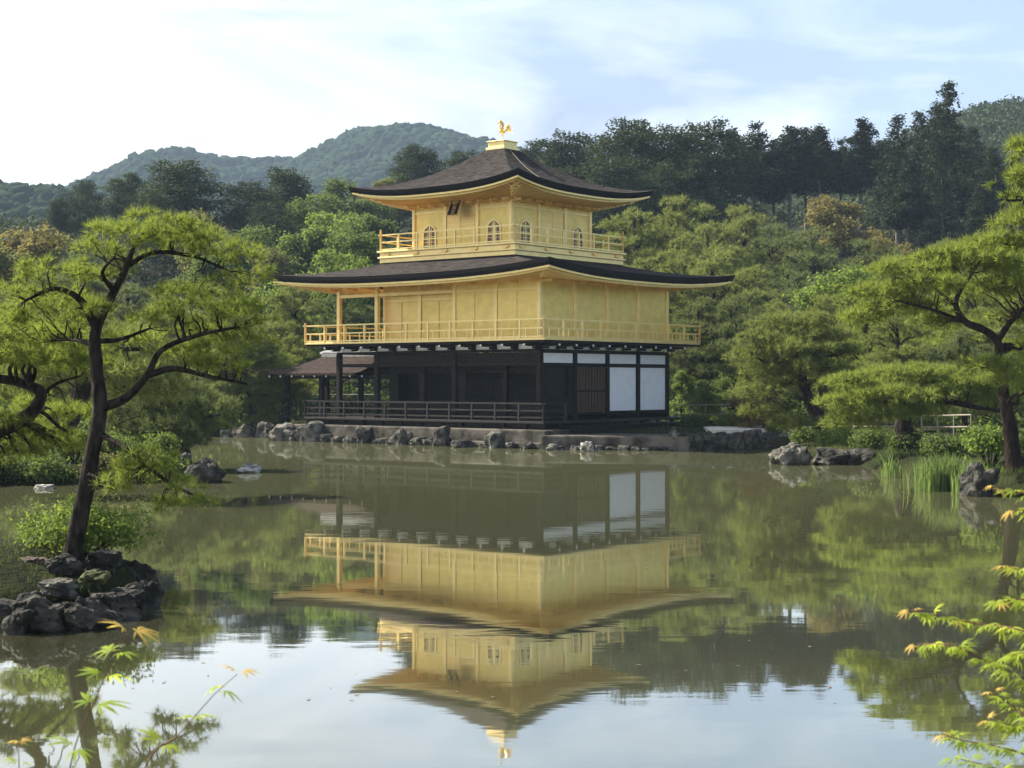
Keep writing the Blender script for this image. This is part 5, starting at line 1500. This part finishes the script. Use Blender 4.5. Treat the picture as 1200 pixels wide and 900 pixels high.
# ---- grass fringe on islet and banks
V = []
g_ = np.random.default_rng(77)
def grass(cx_, cy_, rx, ry, n, h):
    X = cx_+g_.normal(size=n)*rx*.5; Y = cy_+g_.normal(size=n)*ry*.5; Z = terrain(X, Y)
    ok = Z > .08; X, Y, Z = X[ok], Y[ok], Z[ok]; n = len(X)
    hh_ = h*g_.uniform(.4, 1.2, n); t = g_.uniform(0, 6.28, n); lx = g_.normal(size=n)*.4*hh_; ly = g_.normal(size=n)*.4*hh_
    wx, wy = np.cos(t)*h*.06, np.sin(t)*h*.06
    V.append(np.stack([np.stack([X-wx, Y-wy, Z-.02], 1), np.stack([X+wx, Y+wy, Z-.02], 1), np.stack([X+lx, Y+ly, Z+hh_], 1)], 1).reshape(-1, 3))
grass(-6.2, 17.4, 3, 2.6, 2600, .06)
grass(-14, 40.5, 8, 3, 6000, .14)
grass(-8.5, 42.5, 1.4, 2, 900, .16)
grass(12, 47, 4, 6, 5000, .14); grass(11.5, 36.5, 1.5, 2.5, 1500, .16)
grass(12, 60, 6, 5, 3000, .15); grass(-15, 72, 5, 3, 3000, .18)
tag(link('grass', fmesh('grass', np.concatenate(V), 3), L_GREEN), 'short tufted grass and moss on the banks', kind='stuff')

g_ = np.random.default_rng(31)
n_ = 190
Yf = 12+g_.uniform(0, 1, n_)**1.3*40; Xf = (g_.uniform(150, 1050, n_)-600)/F*Yf
ok = terrain(Xf, Yf) < -.2
Xf, Yf = Xf[ok], Yf[ok]; t = g_.uniform(0, 6.28, len(Xf)); s_ = g_.uniform(.012, .035, len(Xf))
a_ = np.stack([np.cos(t)*s_, np.sin(t)*s_, 0*t], 1); b_ = np.stack([-np.sin(t)*s_*.5, np.cos(t)*s_*.5, 0*t], 1); c_ = np.stack([Xf, Yf, 0*t+.005], 1)
tag(link('floating_debris', fmesh('floating_debris', np.stack([c_-a_, c_-b_, c_+a_, c_+b_], 1).reshape(-1, 3), 4), mat('dead_leaf', (.13, .11, .05), rough=.8, var=.4, nscale=1)), 'tiny leaves and pollen specks floating on the pond', kind='stuff')
# ================================================================== FOREGROUND MAPLE
def maple_leaf(V, F_, p, d, up, size, g_):
    """palmate leaf with five or seven narrow lobes drooping from p along d"""
    d = Vector(d).normalized(); up = Vector(up); s = d.cross(up).normalized(); u = s.cross(d).normalized()
    angs = [-108, -62, -28, 0, 28, 62, 108]; lens = [.38, .68, .9, 1.0, .9, .68, .38]
    p = Vector(p)
    for a, L in zip(angs, lens):
        L = L*size*g_.uniform(.85, 1.1); a = R(a+g_.normal()*4)
        dir_ = d*math.cos(a)+s*math.sin(a); sd_ = (-d*math.sin(a)+s*math.cos(a))
        droop = -u*L*.34
        w_ = L*.085
        b0 = len(V)
        mid1 = p+dir_*L*.35; mid2 = p+dir_*L*.65+droop*.4; tip = p+dir_*L+droop
        V += [p, mid1+sd_*w_, mid1-sd_*w_, mid2+sd_*w_*.8, mid2-sd_*w_*.8, tip, mid1-u*.0, mid2-u*w_*.1]
        F_ += [(b0, b0+2, b0+1), (b0+1, b0+2, b0+4), (b0+1, b0+4, b0+3), (b0+3, b0+4, b0+5)]
def tri_mesh(name, V, F_): return np_mesh(name, np.array([tuple(v) for v in V]), np.array(F_))
def sprig(root, pts, D, g_, size, nodes, tipfrac, r0=.0035, V=None, tipV=None, side=1.0):
    """stem through image points with opposite pairs of leaves"""
    base = np.array(root.location)
    pp = smooth_path([at(a, b_, D+c)-base for a, b_, c in pts], 6)
    w = MB(); w.tube(pp, list(np.linspace(r0, r0*.35, len(pp))), 6)
    w.build('stem', STEM, root, smooth=True)
    n_ = len(pp)
    for k in range(nodes):
        t = .18+.82*(k/(max(1, nodes-1)))
        i = min(n_-1, int(t*(n_-1))); q = Vector(pp[i])
        ax = (Vector(pp[min(n_-1, i+1)])-Vector(pp[max(0, i-1)])).normalized()
        for sgn in (-1, 1):
            dd = (ax*.55+Vector((sgn*.75*side, g_.normal()*.5, -.05+g_.normal()*.2))).normalized()
            up = Vector((g_.normal()*.3, -.05+g_.normal()*.28, 1)).normalized()
            pe = q+dd*size*.22
            tgt = tipV if (k >= nodes-1 and g_.uniform() < .75) or (g_.uniform() < tipfrac) else V
            maple_leaf(tgt[0], tgt[1], pe, dd+Vector((0, 0, -.25)), up, size*g_.uniform(.75, 1.1)*(1-.25*(k/nodes)), g_)
g_ = np.random.default_rng(12)
def maple_group(label, base, sprigs, size, name='maple_sprig', tipfrac=.05, r0=.0017, trunk=None):
    root = empty(name, base, 0, label, 'maple')
    A = ([], []); B = ([], [])
    for pts, D, nodes in sprigs: sprig(root, pts, D, g_, size, nodes, tipfrac, r0, A, B)
    if trunk:
        w = MB(); tp = smooth_path([np.array(p)-np.array(base) for p in trunk], 5); w.tube(tp, list(np.linspace(.022, .008, len(tp))), 8); w.build('trunk', BARK, root, smooth=True)
    link('leaves', tri_mesh('leaves', *A), L_MAPLE, root)
    if B[0]: link('young_leaves', tri_mesh('young_leaves', *B), L_MAPLETIP, root)
def gpt(px, Y): 
    X = (px-600)/F*Y; return (X, Y, tz(X, Y)-.02)
DF = 2.6
maple_group('tall slender maple sprig with orange tip leaves at bottom left', gpt(60, DF), [([(40, 1500, 0), (62, 1100, 0), (82, 900, 0), (112, 820, 0), (130, 775, 0), (150, 742, 0)], DF, 7)], .060)
maple_group('leaning maple sprig with pink tip right of the tall sprig', gpt(130, DF), [([(110, 1500, 0), (140, 1050, 0), (170, 900, 0), (210, 860, 0), (250, 815, 0), (278, 790, 0)], DF+.1, 6)], .052)
maple_group('tiny maple sprig in the bottom left corner', gpt(10, DF), [([(5, 1500, 0), (15, 1000, 0), (22, 905, 0), (21, 872, 0)], DF, 4)], .034)
R0 = (1.08, 2.9, tz(1.08, 2.9)-.02)
def rp(a, b_): 
    q = at(a, b_, 2.9); return q
trunkpts = [R0, (1.10, 2.9, 1.4), (1.06, 2.9, 1.8), (1.02, 2.9, 2.1), (.99, 2.9, 2.35)]
sp = []
for pts, nodes in [
    ([(1235, 770, 0), (1200, 740, 0), (1150, 732, .05), (1100, 722, .05), (1068, 716, .05)], 9),
    ([(1240, 820, 0), (1200, 795, 0), (1150, 772, -.05), (1115, 756, -.05), (1075, 755, 0)], 8),
    ([(1245, 860, 0), (1210, 845, 0), (1190, 830, .05), (1165, 812, .05)], 5),
    ([(1240, 930, 0), (1210, 890, 0), (1170, 875, 0), (1130, 868, 0), (1108, 862, 0)], 8),
    ([(1240, 960, 0), (1200, 920, .1), (1165, 900, .1), (1118, 888, .1)], 8),
    ([(1245, 900, -.1), (1215, 860, -.1), (1185, 850, -.1), (1160, 845, -.1)], 6),
    ([(1240, 730, 0), (1215, 705, 0), (1190, 703, 0), (1170, 705, 0)], 4),
    ([(1240, 690, 0), (1220, 675, 0), (1195, 668, 0), (1182, 664, 0)], 3),
    ([(1240, 600, 0), (1222, 600, 0), (1205, 597, 0), (1190, 598, 0)], 2),
    ([(1240, 575, 0), (1215, 580, 0), (1195, 577, 0), (1165, 572, 0)], 2),
    ([(1250, 840, .1), (1220, 770, .1), (1200, 765, .1), (1180, 770, .1)], 5)]:
    sp.append((pts, 2.9, int(nodes*2.2)))
maple_group('maple at the right edge whose yellow-green branches hang over the water', R0, sp, .035, name='maple_sapling', tipfrac=.02, r0=.0022, trunk=trunkpts)

# ================================================================== HAZE
hz = bpy.data.materials.new('haze'); hz.use_nodes = True
hn, hl = hz.node_tree.nodes, hz.node_tree.links
hn.remove(hn['Principled BSDF'])
pv = hn.new('ShaderNodeVolumePrincipled')
pv.inputs['Color'].default_value = (.58, .77, 1.0, 1)
pv.inputs['Density'].default_value = .00026
pv.inputs['Anisotropy'].default_value = 0.0
hl.new(pv.outputs[0], hn['Material Output'].inputs['Volume'])
w = MB(); w.box(-1600, 1600, -150, 2700, -2.4, 172)
tag(w.build('haze', hz), 'thin blue haze over the distant hills', kind='stuff')
print('polys', sum(len(m.polygons) for m in bpy.data.meshes))
